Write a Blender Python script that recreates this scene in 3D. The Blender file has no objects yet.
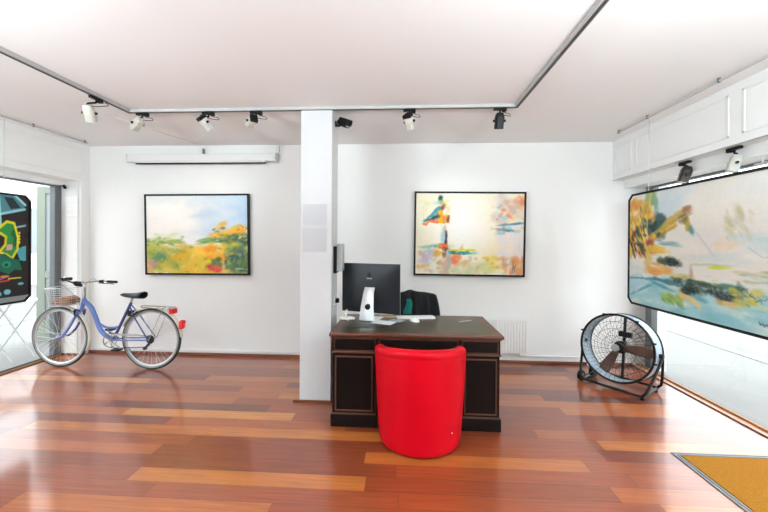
import bpy, math, random
import numpy as np
from mathutils import Vector, Matrix
random.seed(7)
PI = math.pi
V = Vector
COL = bpy.context.scene.collection

# ------------------------------------------------------------------ mesh helpers
class MB:
    def __init__(s): s.v = []; s.f = []
    def add(s, vs, fs, M=None):
        o = len(s.v)
        for p in vs:
            p = V(p)
            if M is not None: p = M @ p
            s.v.append(p)
        s.f += [tuple(i + o for i in f) for f in fs]
        return s
    def box(s, x0, x1, y0, y1, z0, z1, M=None):
        vs = [(x, y, z) for z in (z0, z1) for y in (y0, y1) for x in (x0, x1)]
        return s.add(vs, [(0, 2, 3, 1), (4, 5, 7, 6), (0, 1, 5, 4), (2, 6, 7, 3), (0, 4, 6, 2), (1, 3, 7, 5)], M)
    def tube(s, pts, r, n=8, closed=False, M=None, caps=True):
        pts = [V(p) for p in pts]; k = len(pts)
        rr = r if isinstance(r, (list, tuple)) else [r] * k
        T = []
        for i in range(k):
            if closed: t = pts[(i + 1) % k] - pts[i - 1]
            else: t = pts[min(i + 1, k - 1)] - pts[max(i - 1, 0)]
            T.append(t.normalized())
        a = V((0, 0, 1)) if abs(T[0].z) < .9 else V((1, 0, 0))
        N = (a - T[0] * a.dot(T[0])).normalized()
        vs = []
        for i in range(k):
            N = (N - T[i] * N.dot(T[i]))
            N = N.normalized() if N.length > 1e-6 else T[i].orthogonal().normalized()
            B = T[i].cross(N)
            for j in range(n):
                q = 2 * PI * j / n
                vs.append(pts[i] + (N * math.cos(q) + B * math.sin(q)) * rr[i])
        fs = []
        for i in range(k if closed else k - 1):
            a0 = i * n; b0 = ((i + 1) % k) * n
            for j in range(n):
                fs.append((a0 + j, a0 + (j + 1) % n, b0 + (j + 1) % n, b0 + j))
        if not closed and caps:
            fs.append(tuple(range(n))[::-1]); fs.append(tuple((k - 1) * n + j for j in range(n)))
        return s.add(vs, fs, M)
    def cyl(s, a, b, r, n=16, r2=None, M=None):
        return s.tube([a, b], [r, r if r2 is None else r2], n, M=M)
    def ring(s, c, ax, R, r, n=48, m=8, M=None):
        c = V(c); ax = V(ax).normalized(); u = ax.orthogonal().normalized(); w = ax.cross(u)
        return s.tube([c + (u * math.cos(2 * PI * i / n) + w * math.sin(2 * PI * i / n)) * R for i in range(n)], r, m, True, M)
    def lathe(s, prof, n=32, M=None, closed=True):     # prof = (radius, z) round local Z
        vs = []; k = len(prof)
        for r, z in prof:
            for j in range(n):
                q = 2 * PI * j / n; vs.append((r * math.cos(q), r * math.sin(q), z))
        fs = []
        for i in range(k - 1):
            for j in range(n):
                fs.append((i * n + j, i * n + (j + 1) % n, (i + 1) * n + (j + 1) % n, (i + 1) * n + j))
        if closed:
            fs.append(tuple(range(n))[::-1]); fs.append(tuple((k - 1) * n + j for j in range(n)))
        return s.add(vs, fs, M)
    def prism(s, poly, h0, h1, plane='xy', M=None):
        n = len(poly)
        def mk(p, h):
            if plane == 'xy': return (p[0], p[1], h)
            if plane == 'xz': return (p[0], h, p[1])
            return (h, p[0], p[1])
        vs = [mk(p, h0) for p in poly] + [mk(p, h1) for p in poly]
        fs = [tuple(range(n))[::-1], tuple(range(n, 2 * n))]
        for i in range(n): fs.append((i, (i + 1) % n, n + (i + 1) % n, n + i))
        return s.add(vs, fs, M)
    def grid(s, P, closed_u=False, M=None):
        a = len(P); b = len(P[0]); vs = [p for row in P for p in row]; fs = []
        for i in range(a if closed_u else a - 1):
            for j in range(b - 1):
                i2 = (i + 1) % a
                fs.append((i * b + j, i2 * b + j, i2 * b + j + 1, i * b + j + 1))
        return s.add(vs, fs, M)
    def build(s, name, mat, parent=None, bevel=0, seg=2, sub=0, smooth=True, angle=35, solid=0):
        me = bpy.data.meshes.new(name)
        me.from_pydata([tuple(p) for p in s.v], [], s.f)
        import bmesh
        bm = bmesh.new(); bm.from_mesh(me); bmesh.ops.recalc_face_normals(bm, faces=bm.faces); bm.to_mesh(me); bm.free()
        if mat: me.materials.append(mat)
        if smooth:
            me.polygons.foreach_set('use_smooth', [True] * len(me.polygons))
            if not sub: me.set_sharp_from_angle(angle=math.radians(angle))
        o = bpy.data.objects.new(name, me); COL.objects.link(o)
        if parent: o.parent = parent
        if solid:
            m = o.modifiers.new('s', 'SOLIDIFY'); m.thickness = solid; m.offset = 0
        if bevel:
            m = o.modifiers.new('b', 'BEVEL'); m.width = bevel; m.segments = seg; m.limit_method = 'ANGLE'; m.harden_normals = False
        if sub:
            m = o.modifiers.new('u', 'SUBSURF'); m.levels = sub; m.render_levels = sub
        return o

def tag(o, label=None, cat=None, group=None, kind=None):
    if label: o['label'] = label
    if cat: o['category'] = cat
    if group: o['group'] = group
    if kind: o['kind'] = kind
    return o
def thing(name, label, cat, loc=(0, 0, 0), rz=0, group=None):
    o = bpy.data.objects.new(name, None); COL.objects.link(o); o.empty_display_size = .1
    o.location = loc; o.rotation_euler = (0, 0, rz)
    return tag(o, label, cat, group)
def struct(mb, name, mat, **k):
    o = mb.build(name, mat, smooth=k.pop('smooth', False), **k); o['kind'] = 'structure'; return o
def spline(pts, n=8, closed=False):
    pts = [V(p) for p in pts]; out = []; k = len(pts)
    for i in range(k if closed else k - 1):
        if closed: p0, p1, p2, p3 = pts[i - 1], pts[i], pts[(i + 1) % k], pts[(i + 2) % k]
        else: p0, p1, p2, p3 = pts[max(i - 1, 0)], pts[i], pts[i + 1], pts[min(i + 2, k - 1)]
        for j in range(n):
            t = j / n
            out.append(.5 * ((2 * p1) + (p2 - p0) * t + (2 * p0 - 5 * p1 + 4 * p2 - p3) * t * t + (3 * p1 - p0 - 3 * p2 + p3) * t ** 3))
    if not closed: out.append(pts[-1])
    return out
def mat_dir(loc, d, up=(0, 0, 1)):      # matrix whose local -Z points along d
    q = V(d).to_track_quat('-Z', 'Y'); return Matrix.Translation(loc) @ q.to_matrix().to_4x4()

# ------------------------------------------------------------------ materials
def lin(c):
    if isinstance(c, str):
        c = c.lstrip('#'); c = [int(c[i:i + 2], 16) / 255 for i in (0, 2, 4)]
    return [x / 12.92 if x <= .04045 else ((x + .055) / 1.055) ** 2.4 for x in c]
def mat(name, c, rough=.5, metal=0, var=.04, scale=20, spec=.5, coat=0, bump=0, stretch=(1, 1, 1), sheen=0, rvar=.06):
    m = bpy.data.materials.new(name); m.use_nodes = True; nt = m.node_tree; b = nt.nodes['Principled BSDF']
    c = lin(c)
    if .21 < rough < .34: rough, rvar = max(rough, .3), .015
    tc = nt.nodes.new('ShaderNodeTexCoord'); mp = nt.nodes.new('ShaderNodeMapping'); mp.inputs['Scale'].default_value = stretch
    nz = nt.nodes.new('ShaderNodeTexNoise'); nz.inputs['Scale'].default_value = scale; nz.inputs['Detail'].default_value = 4
    nt.links.new(tc.outputs['Object'], mp.inputs[0]); nt.links.new(mp.outputs[0], nz.inputs['Vector'])
    mx = nt.nodes.new('ShaderNodeMix'); mx.data_type = 'RGBA'
    mx.inputs[6].default_value = [max(0, x * (1 - var)) for x in c] + [1]
    mx.inputs[7].default_value = [min(1, x * (1 + var)) for x in c] + [1]
    nt.links.new(nz.outputs['Fac'], mx.inputs[0]); nt.links.new(mx.outputs[2], b.inputs['Base Color'])
    mr = nt.nodes.new('ShaderNodeMapRange'); mr.inputs[3].default_value = max(0, rough - rvar); mr.inputs[4].default_value = min(1, rough + rvar)
    nt.links.new(nz.outputs['Fac'], mr.inputs[0]); nt.links.new(mr.outputs[0], b.inputs['Roughness'])
    b.inputs['Metallic'].default_value = metal; b.inputs['Specular IOR Level'].default_value = spec
    b.inputs['Coat Weight'].default_value = coat; b.inputs['Coat Roughness'].default_value = .12
    if sheen: b.inputs['Sheen Weight'].default_value = sheen
    if bump:
        bp = nt.nodes.new('ShaderNodeBump'); bp.inputs['Strength'].default_value = bump; bp.inputs['Distance'].default_value = .01
        nt.links.new(nz.outputs['Fac'], bp.inputs['Height']); nt.links.new(bp.outputs[0], b.inputs['Normal'])
    return m
def glass_mat(name, tint=(1, 1, 1), refl=1.0):
    m = bpy.data.materials.new(name); m.use_nodes = True; nt = m.node_tree; nt.nodes.clear()
    o = nt.nodes.new('ShaderNodeOutputMaterial'); mx = nt.nodes.new('ShaderNodeMixShader')
    t = nt.nodes.new('ShaderNodeBsdfTransparent'); t.inputs[0].default_value = (*tint, 1)
    g = nt.nodes.new('ShaderNodeBsdfGlossy'); g.inputs['Roughness'].default_value = .01
    ge = nt.nodes.new('ShaderNodeNewGeometry'); dp = nt.nodes.new('ShaderNodeVectorMath'); dp.operation = 'DOT_PRODUCT'
    nt.links.new(ge.outputs['Normal'], dp.inputs[0]); nt.links.new(ge.outputs['Incoming'], dp.inputs[1])
    prev = dp.outputs['Value']
    for op, k in (('ABSOLUTE', None), ('SUBTRACT', 1), ('POWER', 5), ('MULTIPLY_ADD', .96), ('MULTIPLY', refl)):
        n = nt.nodes.new('ShaderNodeMath'); n.operation = op
        if op == 'SUBTRACT': n.inputs[0].default_value = 1; nt.links.new(prev, n.inputs[1])
        else:
            nt.links.new(prev, n.inputs[0])
            if k is not None: n.inputs[1].default_value = k
            if op == 'MULTIPLY_ADD': n.inputs[2].default_value = .04
        prev = n.outputs[0]
    nt.links.new(prev, mx.inputs[0])
    nt.links.new(t.outputs[0], mx.inputs[1]); nt.links.new(g.outputs[0], mx.inputs[2]); nt.links.new(mx.outputs[0], o.inputs[0])
    return m
def floor_mat():
    m = bpy.data.materials.new('cherry_plank_floor'); m.use_nodes = True; nt = m.node_tree; b = nt.nodes['Principled BSDF']
    N = nt.nodes.new; L = nt.links.new
    tc = N('ShaderNodeTexCoord'); sp = N('ShaderNodeSeparateXYZ'); L(tc.outputs['Object'], sp.inputs[0])
    def M(op, a, bb=None, c=None):
        n = N('ShaderNodeMath'); n.operation = op
        for i, q in enumerate((a, bb, c)):
            if q is None: continue
            if isinstance(q, (int, float)): n.inputs[i].default_value = q
            else: L(q, n.inputs[i])
        return n.outputs[0]
    W, LEN = .128, 1.45
    yr = M('DIVIDE', sp.outputs['Y'], W); row = M('FLOOR', yr); fy = M('FRACT', yr)
    wn = N('ShaderNodeTexWhiteNoise'); wn.noise_dimensions = '1D'; L(row, wn.inputs['W'])
    xo = M('ADD', M('DIVIDE', sp.outputs['X'], LEN), M('MULTIPLY', wn.outputs['Value'], 7.3))
    cx = M('FLOOR', xo); fx = M('FRACT', xo)
    cb = N('ShaderNodeCombineXYZ'); L(cx, cb.inputs[0]); L(row, cb.inputs[1])
    w2 = N('ShaderNodeTexWhiteNoise'); w2.noise_dimensions = '2D'; L(cb.outputs[0], w2.inputs['Vector'])
    rp = N('ShaderNodeValToRGB'); e = rp.color_ramp.elements
    stops = [(0, '#693020'), (.12, '#853b21'), (.4, '#974624'), (.65, '#a65227'), (.85, '#b2612b'), (.95, '#c27636'), (1, '#d18e49')]
    e[0].position = 0; e[0].color = (*lin(stops[0][1]), 1); e[1].position = 1; e[1].color = (*lin(stops[-1][1]), 1)
    for p, c in stops[1:-1]:
        q = e.new(p); q.color = (*lin(c), 1)
    L(w2.outputs['Value'], rp.inputs[0])
    mp = N('ShaderNodeMapping'); mp.inputs['Scale'].default_value = (1.3, 26, 1); L(tc.outputs['Object'], mp.inputs[0])
    ad = N('ShaderNodeVectorMath'); ad.operation = 'ADD'; L(mp.outputs[0], ad.inputs[0])
    sc = N('ShaderNodeVectorMath'); sc.operation = 'SCALE'; L(cb.outputs[0], sc.inputs[0]); sc.inputs['Scale'].default_value = 3.7; L(sc.outputs[0], ad.inputs[1])
    gn = N('ShaderNodeTexNoise'); gn.inputs['Scale'].default_value = 2.2; gn.inputs['Detail'].default_value = 7; gn.inputs['Roughness'].default_value = .62; L(ad.outputs[0], gn.inputs['Vector'])
    mr = N('ShaderNodeMapRange'); mr.inputs[1].default_value = .3; mr.inputs[2].default_value = .7; mr.inputs[3].default_value = .72; mr.inputs[4].default_value = 1.28; L(gn.outputs['Fac'], mr.inputs[0])
    hs = N('ShaderNodeVectorMath'); hs.operation = 'SCALE'; L(rp.outputs[0], hs.inputs[0]); L(mr.outputs[0], hs.inputs['Scale'])
    ey = M('MINIMUM', fy, M('SUBTRACT', 1, fy)); ex = M('MULTIPLY', M('MINIMUM', fx, M('SUBTRACT', 1, fx)), LEN / W)
    ed = M('MINIMUM', ex, ey)
    gp = N('ShaderNodeMapRange'); gp.inputs[1].default_value = .004; gp.inputs[2].default_value = .022; gp.inputs[3].default_value = .45; gp.inputs[4].default_value = 1; L(ed, gp.inputs[0])
    h2 = N('ShaderNodeVectorMath'); h2.operation = 'SCALE'; L(hs.outputs[0], h2.inputs[0]); L(M('MULTIPLY', gp.outputs[0], .85), h2.inputs['Scale'])
    L(h2.outputs[0], b.inputs['Base Color'])
    n2 = N('ShaderNodeTexNoise'); n2.inputs['Scale'].default_value = 2.5; n2.inputs['Detail'].default_value = 5; L(tc.outputs['Object'], n2.inputs['Vector'])
    r2 = N('ShaderNodeMapRange'); r2.inputs[3].default_value = FLOOR_ROUGH[0]; r2.inputs[4].default_value = FLOOR_ROUGH[1]; L(n2.outputs['Fac'], r2.inputs[0]); L(r2.outputs[0], b.inputs['Roughness'])
    b.inputs['Specular IOR Level'].default_value = .6; b.inputs['Coat Weight'].default_value = .75; b.inputs['Coat Roughness'].default_value = .11; b.inputs['Coat IOR'].default_value = 1.5
    bp = N('ShaderNodeBump'); bp.inputs['Strength'].default_value = .25; bp.inputs['Distance'].default_value = .002
    tl = M('MULTIPLY', w2.outputs['Value'], .25)
    L(gp.outputs[0], bp.inputs['Height']); L(bp.outputs[0], b.inputs['Normal'])
    return m
FLOOR_ROUGH = (.3, .36)
M_floor = floor_mat()
M_wall = mat('white_wall_paint', '#f1f0ee', .75, var=.012, scale=3, spec=.25)
M_ceil = mat('white_ceiling_paint', '#f5f5f5', .85, var=.012, scale=2, spec=.2)
M_trimw = mat('white_trim_gloss', '#efeeec', .45, var=.015, scale=6)
M_col = mat('column_white_paint', '#d6d5d6', .5, var=.01, scale=4)
M_base = mat('brown_wood_trim', '#7a4128', .4, var=.25, scale=12, stretch=(1, 8, 8))
M_sill = mat('orange_brown_sill', '#a9713f', .4, var=.2, scale=12, stretch=(8, 1, 8))
M_sillp = mat('pale_worn_sill', '#cf9f86', .3, var=.12, scale=10, stretch=(8, 1, 8))
M_dark = mat('dark_metal_strip', '#3a2f2b', .4, .5)
M_alu = mat('grey_aluminium', '#6c7072', .45, .2, scale=30)
M_aluL = mat('pale_aluminium', '#b9bdbd', .35, .5, scale=30)
M_black = mat('black_frame_paint', '#08080a', .5, var=.1, spec=.25)
M_blackp = mat('black_plastic', '#0d0e0f', .45, var=.1, spec=.25)
M_glass = glass_mat('window_glass', (.97, .985, .98), .8)
M_silver = mat('silver_metal', '#d4d7da', .28, .55, scale=40)
M_chrome = mat('polished_chrome', '#c9cbcd', .15, .95, scale=40)
M_white = mat('white_plastic', '#e9e9e8', .4, var=.01)
M_cream = mat('cream_plastic', '#d8d2bf', .45, var=.04)
M_lgrey = mat('light_grey_plastic', '#a9aaab', .4, var=.04)
M_pave = mat('pale_stone_paving', '#838382', .8, var=.2, scale=1.6, stretch=(1, .35, 1))
M_fac = mat('pale_street_facade', '#e4e3e0', .8, var=.04, scale=1)
M_facw = mat('street_window_grey', '#8f979b', .5, var=.1, scale=2)

# ------------------------------------------------------------------ the shell
D, H = 4.3735, 2.668
XG, XR_ = -4.31, 2.73
YF = -2.6
struct(MB().box(XG, XR_, YF, D, -.05, 0), 'floor', M_floor)
struct(MB().box(-4.6, 3.05, YF, D + .25, H, H + .2), 'ceiling', M_ceil)
struct(MB().box(-4.36, 3.05, D, D + .25, -.1, H), 'wall_back', M_wall)
# front wall behind the camera, unseen; dark so less light bounces forward
struct(MB().box(-4.6, 3.05, YF - .2, YF, -.1, H), 'wall_front', mat('dark_front_wall', '#3c3b3d', .8))
# left side: soffit box over the glass, pier at the far end
struct(MB().box(-4.5, -4.064, YF, D, 2.2, H), 'wall_left', M_wall)
struct(MB().box(-4.34, -4.064, 4.25, D, 0, 2.2), 'trim_1', M_wall)
struct(MB().box(-4.42, XG + .01, YF, 4.25, -.05, .012), 'trim_2', M_sill)
struct(MB().box(XG + .01, XG + .03, YF, 4.25, -.04, .006), 'trim_3', M_dark)
# panelling lines on the soffits
def panels(name, X, sgn, segs, z0, z1):
    m = MB()
    for a, b in segs:
        for (y0, y1, q0, q1) in ((a, b, z0, z0 + .018), (a, b, z1 - .018, z1), (a, a + .018, z0, z1), (b - .018, b, z0, z1)):
            x0, x1 = sorted((X, X + sgn * .008)); m.box(x0, x1, y0, y1, q0, q1)
    return struct(m, name, M_trimw, bevel=.003)
panels('trim_4', -4.064, 1, [(-.6, 1.2), (1.3, 3.2), (3.28, 4.28)], 2.27, 2.6)
# right side
struct(MB().box(2.492, 3.0, YF, D, 2.205, H), 'wall_right', M_wall)
panels('trim_5', 2.492, -1, [(.1, 1.45), (1.55, 2.75), (2.86, 3.95), (4.03, 4.33)], 2.27, 2.6)
struct(MB().box(2.62, 2.9, YF, 4.37, 2.11, 2.206), 'trim_6', M_trimw, bevel=.004)
struct(MB().box(2.485, 2.505, YF, D, 2.205, 2.215), 'trim_13', M_trimw)
struct(MB().box(2.74, 2.79, YF, 4.37, -.05, .012), 'trim_7', M_sillp)
struct(MB().box(2.79, 2.82, YF, 4.37, -.05, .03), 'trim_8', M_sill, bevel=.004)
struct(MB().box(XR_, 2.74, YF, 4.37, -.05, .004), 'trim_9', M_dark)
struct(MB().box(2.9, 3.0, 4.2, D, 0, 2.2), 'trim_10', M_wall)
# baseboard of the back wall
struct(MB().box(-4.064, XR_, D - .018, D, 0, .03), 'baseboard_back', M_base, bevel=.003)
struct(MB().box(-4.31, -4.05, 4.235, 4.25, 0, .022), 'baseboard_left', M_base)

def window(idx, X, ys, zb, zt, mt, fr=.035, posts=(), fb=.03):
    w = MB().box(X - .025, X + .025, ys[0], ys[1], zb, zb + fb).box(X - .025, X + .025, ys[0], ys[1], zt - fr, zt)
    for y, wd in posts: w.box(X - .035, X + .035, y - wd / 2, y + wd / 2, zb + .001, zt - .001)
    o = struct(w, 'window_%d' % idx, mt, bevel=.003)
    g = MB().box(X - .003, X + .003, ys[0], ys[1], zb + fr * .5, zt - fr * .5).build('pane', M_glass, o, smooth=False)
    return o
struct(MB().box(-4.42, -4.24, YF, 4.25, 2.135, 2.2001), 'trim_14', M_trimw, bevel=.004)
window(1, -4.36, (YF, 4.25), .0, 2.136, M_alu, .018, posts=((4.205, .085), (1.2, .07), (-1.2, .07)))
window(2, 2.845, (YF, 4.30), .0, 2.112, M_alu, .022, posts=((4.22, .1), (.9, .07), (-1.2, .07)))

# structural column with sheet, camera and boxes
col = struct(MB().box(-.9315, -.6461, 3.152, 3.432, 0, H), 'wall_column', M_col, bevel=.004)
struct(MB().box(-.985, -.648, 3.135, 3.152, 0, .022), 'baseboard_column', M_base)

# ------------------------------------------------------------------ ceiling track and spots
M_track = mat('track_grey', '#bdbdbc', .5, .05, scale=30)
M_slot = mat('track_dark_slot', '#4d4b49', .5, .2)
tr = thing('lighting_track', 'thin grey ceiling track bent round three sides of the room, carrying spotlights', 'light track', (0, 0, H))
def rail(x0, x1, y0, y1, slot):
    MB().box(x0, x1, y0, y1, -.028, -.0005).build('rail', M_track, tr, bevel=.002)
    MB().box(*slot, -.033, -.0275).build('slot', M_slot, tr, smooth=False)
rail(-2.575, -2.535, -1.4, 3.18, (-2.564, -2.548, -1.39, 3.16))
rail(.96, 1.0, -1.4, 3.18, (.974, .99, -1.39, 3.16))
rail(-2.535, .96, 3.14, 3.18, (-2.55, .975, 3.15, 3.166))

M_lampw = mat('lamp_offwhite', '#c9c6be', .4, var=.03)
M_lampd = mat('lamp_lens', '#e8e2cf', .2, var=.02)
M_bronze = mat('lamp_dark_brown', '#3b322d', .35, .4)
def spot(loc, body_off, d, label, group, bodymat, knob=M_blackp, along='x', grille=M_cream, s=1.0, loop=True, cap=None):
    t = thing('track_spotlight', label, 'spotlight', loc, 0, group)
    a = MB()
    if along == 'x': a.box(-.055, .05, -.016, .016, -.022, 0).box(.02, .055, -.02, .02, -.034, 0)
    else: a.box(-.016, .016, -.055, .05, -.022, 0).box(-.02, .02, .02, .055, -.034, 0)
    a.build('track_adapter', M_blackp, t, bevel=.003)
    b = V(body_off); dd = V(d).normalized(); M = mat_dir(b, d)
    side = (M.to_3x3() @ V((1, 0, 0)))
    st = MB().tube(spline([(0, 0, -.02), (0, 0, -.045), b - dd * .055 * s + V((0, 0, .02)), b - dd * .03 * s]), .008, 8)
    st.build('swivel_arm', M_blackp, t)
    if loop:
        MB().tube(spline([(.02, 0, -.03), (.05, .0, -.045), (.085, .01, -.05), (.09, .01, -.07), tuple(b - dd * .04 * s + V((.03, 0, .01)))], 6), .0028, 6).build('cable', M_blackp, t)
    w = .036 * s; h = .068 * s
    bd = MB()
    sec = [(-h, w), (h * .6, w), (h, w * .72)]
    P = []
    for (z, q) in sec:
        c = q * .35; P.append([(q, -q + c, z), (q, q - c, z), (q - c, q, z), (-q + c, q, z), (-q, q - c, z), (-q, -q + c, z), (-q + c, -q, z), (q - c, -q, z)])
    vs = [p for r in P for p in r]; fs = []
    for i in range(2):
        for j in range(8): fs.append((i * 8 + j, i * 8 + (j + 1) % 8, i * 8 + 8 + (j + 1) % 8, i * 8 + 8 + j))
    fs.append(tuple(range(16, 24)))
    bd.add(vs, fs, M)
    bo = bd.build('lamp_housing', bodymat, t, bevel=.003)
    MB().lathe([(w * .9, -h + .004), (w * .9, -h + .008), (w * .3, -h + .03), (.004, -h + .034)], 20, M).build('reflector', M_lampd, bo)
    for q in ((w, w + .003, -w * .5, w * .5), (-w - .003, -w, -w * .5, w * .5), (-w * .5, w * .5, -w - .003, -w)): MB().box(*q, -h * .1, h * .45, M).build('vent', grille, bo, smooth=False)
    for q in (-1, 1): MB().cyl(b + side * q * w * .95, b + side * q * (w + .018), .011 * s, 12).build('knob', knob, t)
    if cap: MB().box(-w * 1.03, w * 1.03, -w * 1.03, w * 1.03, h * .5, h * 1.02, M).build('end_cap', cap, bo, bevel=.006)
    return t
SG = 'spotlights on the ceiling track'
TZ = H - .03
spot((-2.555, 2.80, TZ), (-.055, .0, -.13), (-.2, .55, -.9), 'off-white box spotlight on the left arm of the track, just before its corner', SG, M_lampw, along='y')
spot((-2.43, 3.16, TZ), (-.045, 0, -.10), (-.85, .45, -.45), 'off-white spotlight right of the track corner, its head tilted steeply to the left', SG, M_lampw)
spot((-1.80, 3.16, TZ), (-.025, 0, -.10), (.5, .6, -.8), 'off-white spotlight with black cap above the projection screen bracket, head tilted right', SG, M_lampw, cap=M_blackp)
spot((-1.35, 3.16, TZ), (-.04, .0, -.09), (-.75, .7, -.35), 'small white spotlight nearest left of the column, lying almost level with a looped cable', SG, M_lampw, s=.9, cap=M_blackp)
spot((.045, 3.16, TZ), (.0, 0, -.11), (.35, .6, -.9), 'white spotlight above the abstract painting with the yellow block, right of the column', SG, M_lampw, cap=M_blackp)
spot((.838, 3.16, TZ), (-.005, 0, -.115), (0, .3, -1), 'all-black spotlight pointing down, last on the track before the right bend', SG, M_blackp, grille=M_blackp)
# two spots fixed under the right soffit, above the hanging painting
SG2 = 'spotlights over the window painting'
spot((2.55, 3.36, 2.203), (0, .0, -.12), (-.25, .1, -1), 'dark brown spotlight above the left part of the painting hanging in the right window', SG2, M_bronze, along='y', grille=M_bronze, s=1.1, loop=False)
spot((2.55, 2.88, 2.203), (0, .0, -.125), (-.25, .1, -1), 'white spotlight above the middle of the painting hanging in the right window', SG2, M_lampw, along='y', s=.95, loop=False)
bar = thing('cable_rod', 'thin silver rod with a clamp running beside the white spotlight in the right window', 'rod', (2.66, 0, 2.06))
MB().cyl((0, .8, 0), (0, 2.84, 0), .006, 8).build('rod', M_silver, bar)
MB().box(-.03, .03, 2.5, 2.58, -.03, .05).build('clamp', M_silver, bar, bevel=.01)
for q in (.9, 2.78): MB().cyl((0, q, 0), (0, q, .05), .006, 8).build('hanger', M_silver, bar)

# picture rails with hanging wires
M_rail = mat('picture_rail_grey', '#c2c0bd', .5, .1)
def picrail(x, y1, label, clips):
    t = thing('picture_rail', label, 'picture rail', (x, 0, H))
    MB().box(-.008, .008, -1.5, y1, -.03, -.014).build('rail', M_rail, t, bevel=.002)
    for y in clips: MB().box(-.009, .009, y - .008, y + .008, -.034, 0).build('clip', M_alu, t, bevel=.002)
picrail(-3.88, 4.14, 'thin metal picture rail on the ceiling along the left window', (4.1, 3.5, 2.2, 1.2))
picrail(2.296, 3.95, 'thin metal picture rail on the ceiling along the right window', (3.92, 3.48, 2.72, 1.6))

# ------------------------------------------------------------------ painting tools
class Canvas:
    def __init__(s, W, Hh, base, seed=1):
        s.W, s.H = W, Hh; s.rs = np.random.RandomState(seed)
        s.u, s.v = np.meshgrid((np.arange(W) + .5) / W, (np.arange(Hh) + .5) / Hh)
        s.asp = W / Hh; s.softk = 1.5
        s.img = np.ones((Hh, W, 3)) * np.array(s.c(base))
    def c(s, c):
        c = c.lstrip('#'); return [int(c[i:i + 2], 16) / 255 for i in (0, 2, 4)]
    def noise(s, n, ax=1, ay=1):
        a = s.rs.rand(max(2, int(n * ay)) + 2, max(2, int(n * ax)) + 2)
        y = s.v * (a.shape[0] - 1.001); x = s.u * (a.shape[1] - 1.001)
        yi = y.astype(int); xi = x.astype(int); fy = y - yi; fx = x - xi
        fy = fy * fy * (3 - 2 * fy); fx = fx * fx * (3 - 2 * fx)
        return (a[yi, xi] * (1 - fx) + a[yi, xi + 1] * fx) * (1 - fy) + (a[yi + 1, xi] * (1 - fx) + a[yi + 1, xi + 1] * fx) * fy
    def blend(s, m, c):
        m = np.clip(m, 0, 1)[..., None]; s.img = s.img * (1 - m) + np.array(s.c(c)) * m
    def dab(s, u, v, ru, rv, c, a=1., ang=0, soft=.6, rag=.5):
        soft = soft * s.softk
        du = (s.u - u) * s.asp; dv = s.v - v; q = math.radians(ang)
        x = (du * math.cos(q) + dv * math.sin(q)) / (ru * s.asp); y = (-du * math.sin(q) + dv * math.cos(q)) / rv
        d = np.sqrt(x * x + y * y) + (s.noise(22, 1.2, 1) - .5) * rag + (s.noise(60) - .5) * rag * .5
        s.blend(a * np.clip((1 + soft * .5 - d) / soft, 0, 1), c)
    def many(s, n, box, cols, ru, rv, a=.7, ang=(0, 0), soft=.7, rag=.5):
        for i in range(n):
            u = s.rs.uniform(box[0], box[2]); v = s.rs.uniform(box[1], box[3]); k = s.rs.uniform(.5, 1.3)
            s.dab(u, v, ru * k, rv * k, cols[s.rs.randint(len(cols))], a, s.rs.uniform(*ang), soft, rag)
    def poly(s, pts, c, a=1., rag=.0):
        x, y = s.u, s.v
        if rag: x = x + (s.noise(30) - .5) * rag; y = y + (s.noise(30) - .5) * rag
        ins = np.zeros(x.shape, bool); n = len(pts)
        for i in range(n):
            x0, y0 = pts[i]; x1, y1 = pts[(i + 1) % n]
            if y0 == y1: continue
            ins ^= ((y0 > y) != (y1 > y)) & (x < (x1 - x0) * (y - y0) / (y1 - y0) + x0)
        s.blend(ins * a, c)
    def line(s, pts, w, c, a=1.):
        m = np.zeros(s.u.shape)
        for (x0, y0), (x1, y1) in zip(pts, pts[1:]):
            ax, ay = x0 * s.asp, y0; bx, by = x1 * s.asp, y1; px = s.u * s.asp; py = s.v
            L2 = (bx - ax) ** 2 + (by - ay) ** 2 + 1e-9
            t = np.clip(((px - ax) * (bx - ax) + (py - ay) * (by - ay)) / L2, 0, 1)
            d = np.hypot(px - ax - t * (bx - ax), py - ay - t * (by - ay)); m = np.maximum(m, np.clip((w - d) / (w * .5), 0, 1))
        s.blend(m * a, c)
    def finish(s, blur=1, grain=.03, dirx=1):
        im = s.img
        for _ in range(blur):
            q = np.pad(im, ((1, 1), (1, 1), (0, 0)), 'edge')
            im = (q[:-2, 1:-1] + q[2:, 1:-1] + q[1:-1, :-2] + q[1:-1, 2:] + 2 * q[1:-1, 1:-1]) / 6
        n = s.noise(90, .35, 1.2) + s.noise(70, 1.2, .5) + s.rs.rand(s.H, s.W) * .6 - 1.3
        s.img = np.clip(im + (n * grain)[..., None], 0, 1); return s

M_paint = bpy.data.materials.new('painted_canvas'); M_paint.use_nodes = True
_nt = M_paint.node_tree; _b = _nt.nodes['Principled BSDF']; _a = _nt.nodes.new('ShaderNodeVertexColor'); _a.layer_name = 'paint'
_nt.links.new(_a.outputs[0], _b.inputs['Base Color']); _b.inputs['Roughness'].default_value = .6; _b.inputs['Specular IOR Level'].default_value = .3
_n = _nt.nodes.new('ShaderNodeTexNoise'); _n.inputs['Scale'].default_value = 160; _n.inputs['Detail'].default_value = 3
_tc = _nt.nodes.new('ShaderNodeTexCoord'); _nt.links.new(_tc.outputs['Object'], _n.inputs['Vector'])
_bp = _nt.nodes.new('ShaderNodeBump'); _bp.inputs['Strength'].default_value = .25; _bp.inputs['Distance'].default_value = .003
_nt.links.new(_n.outputs['Fac'], _bp.inputs['Height']); _nt.links.new(_bp.outputs[0], _b.inputs['Normal'])

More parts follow.
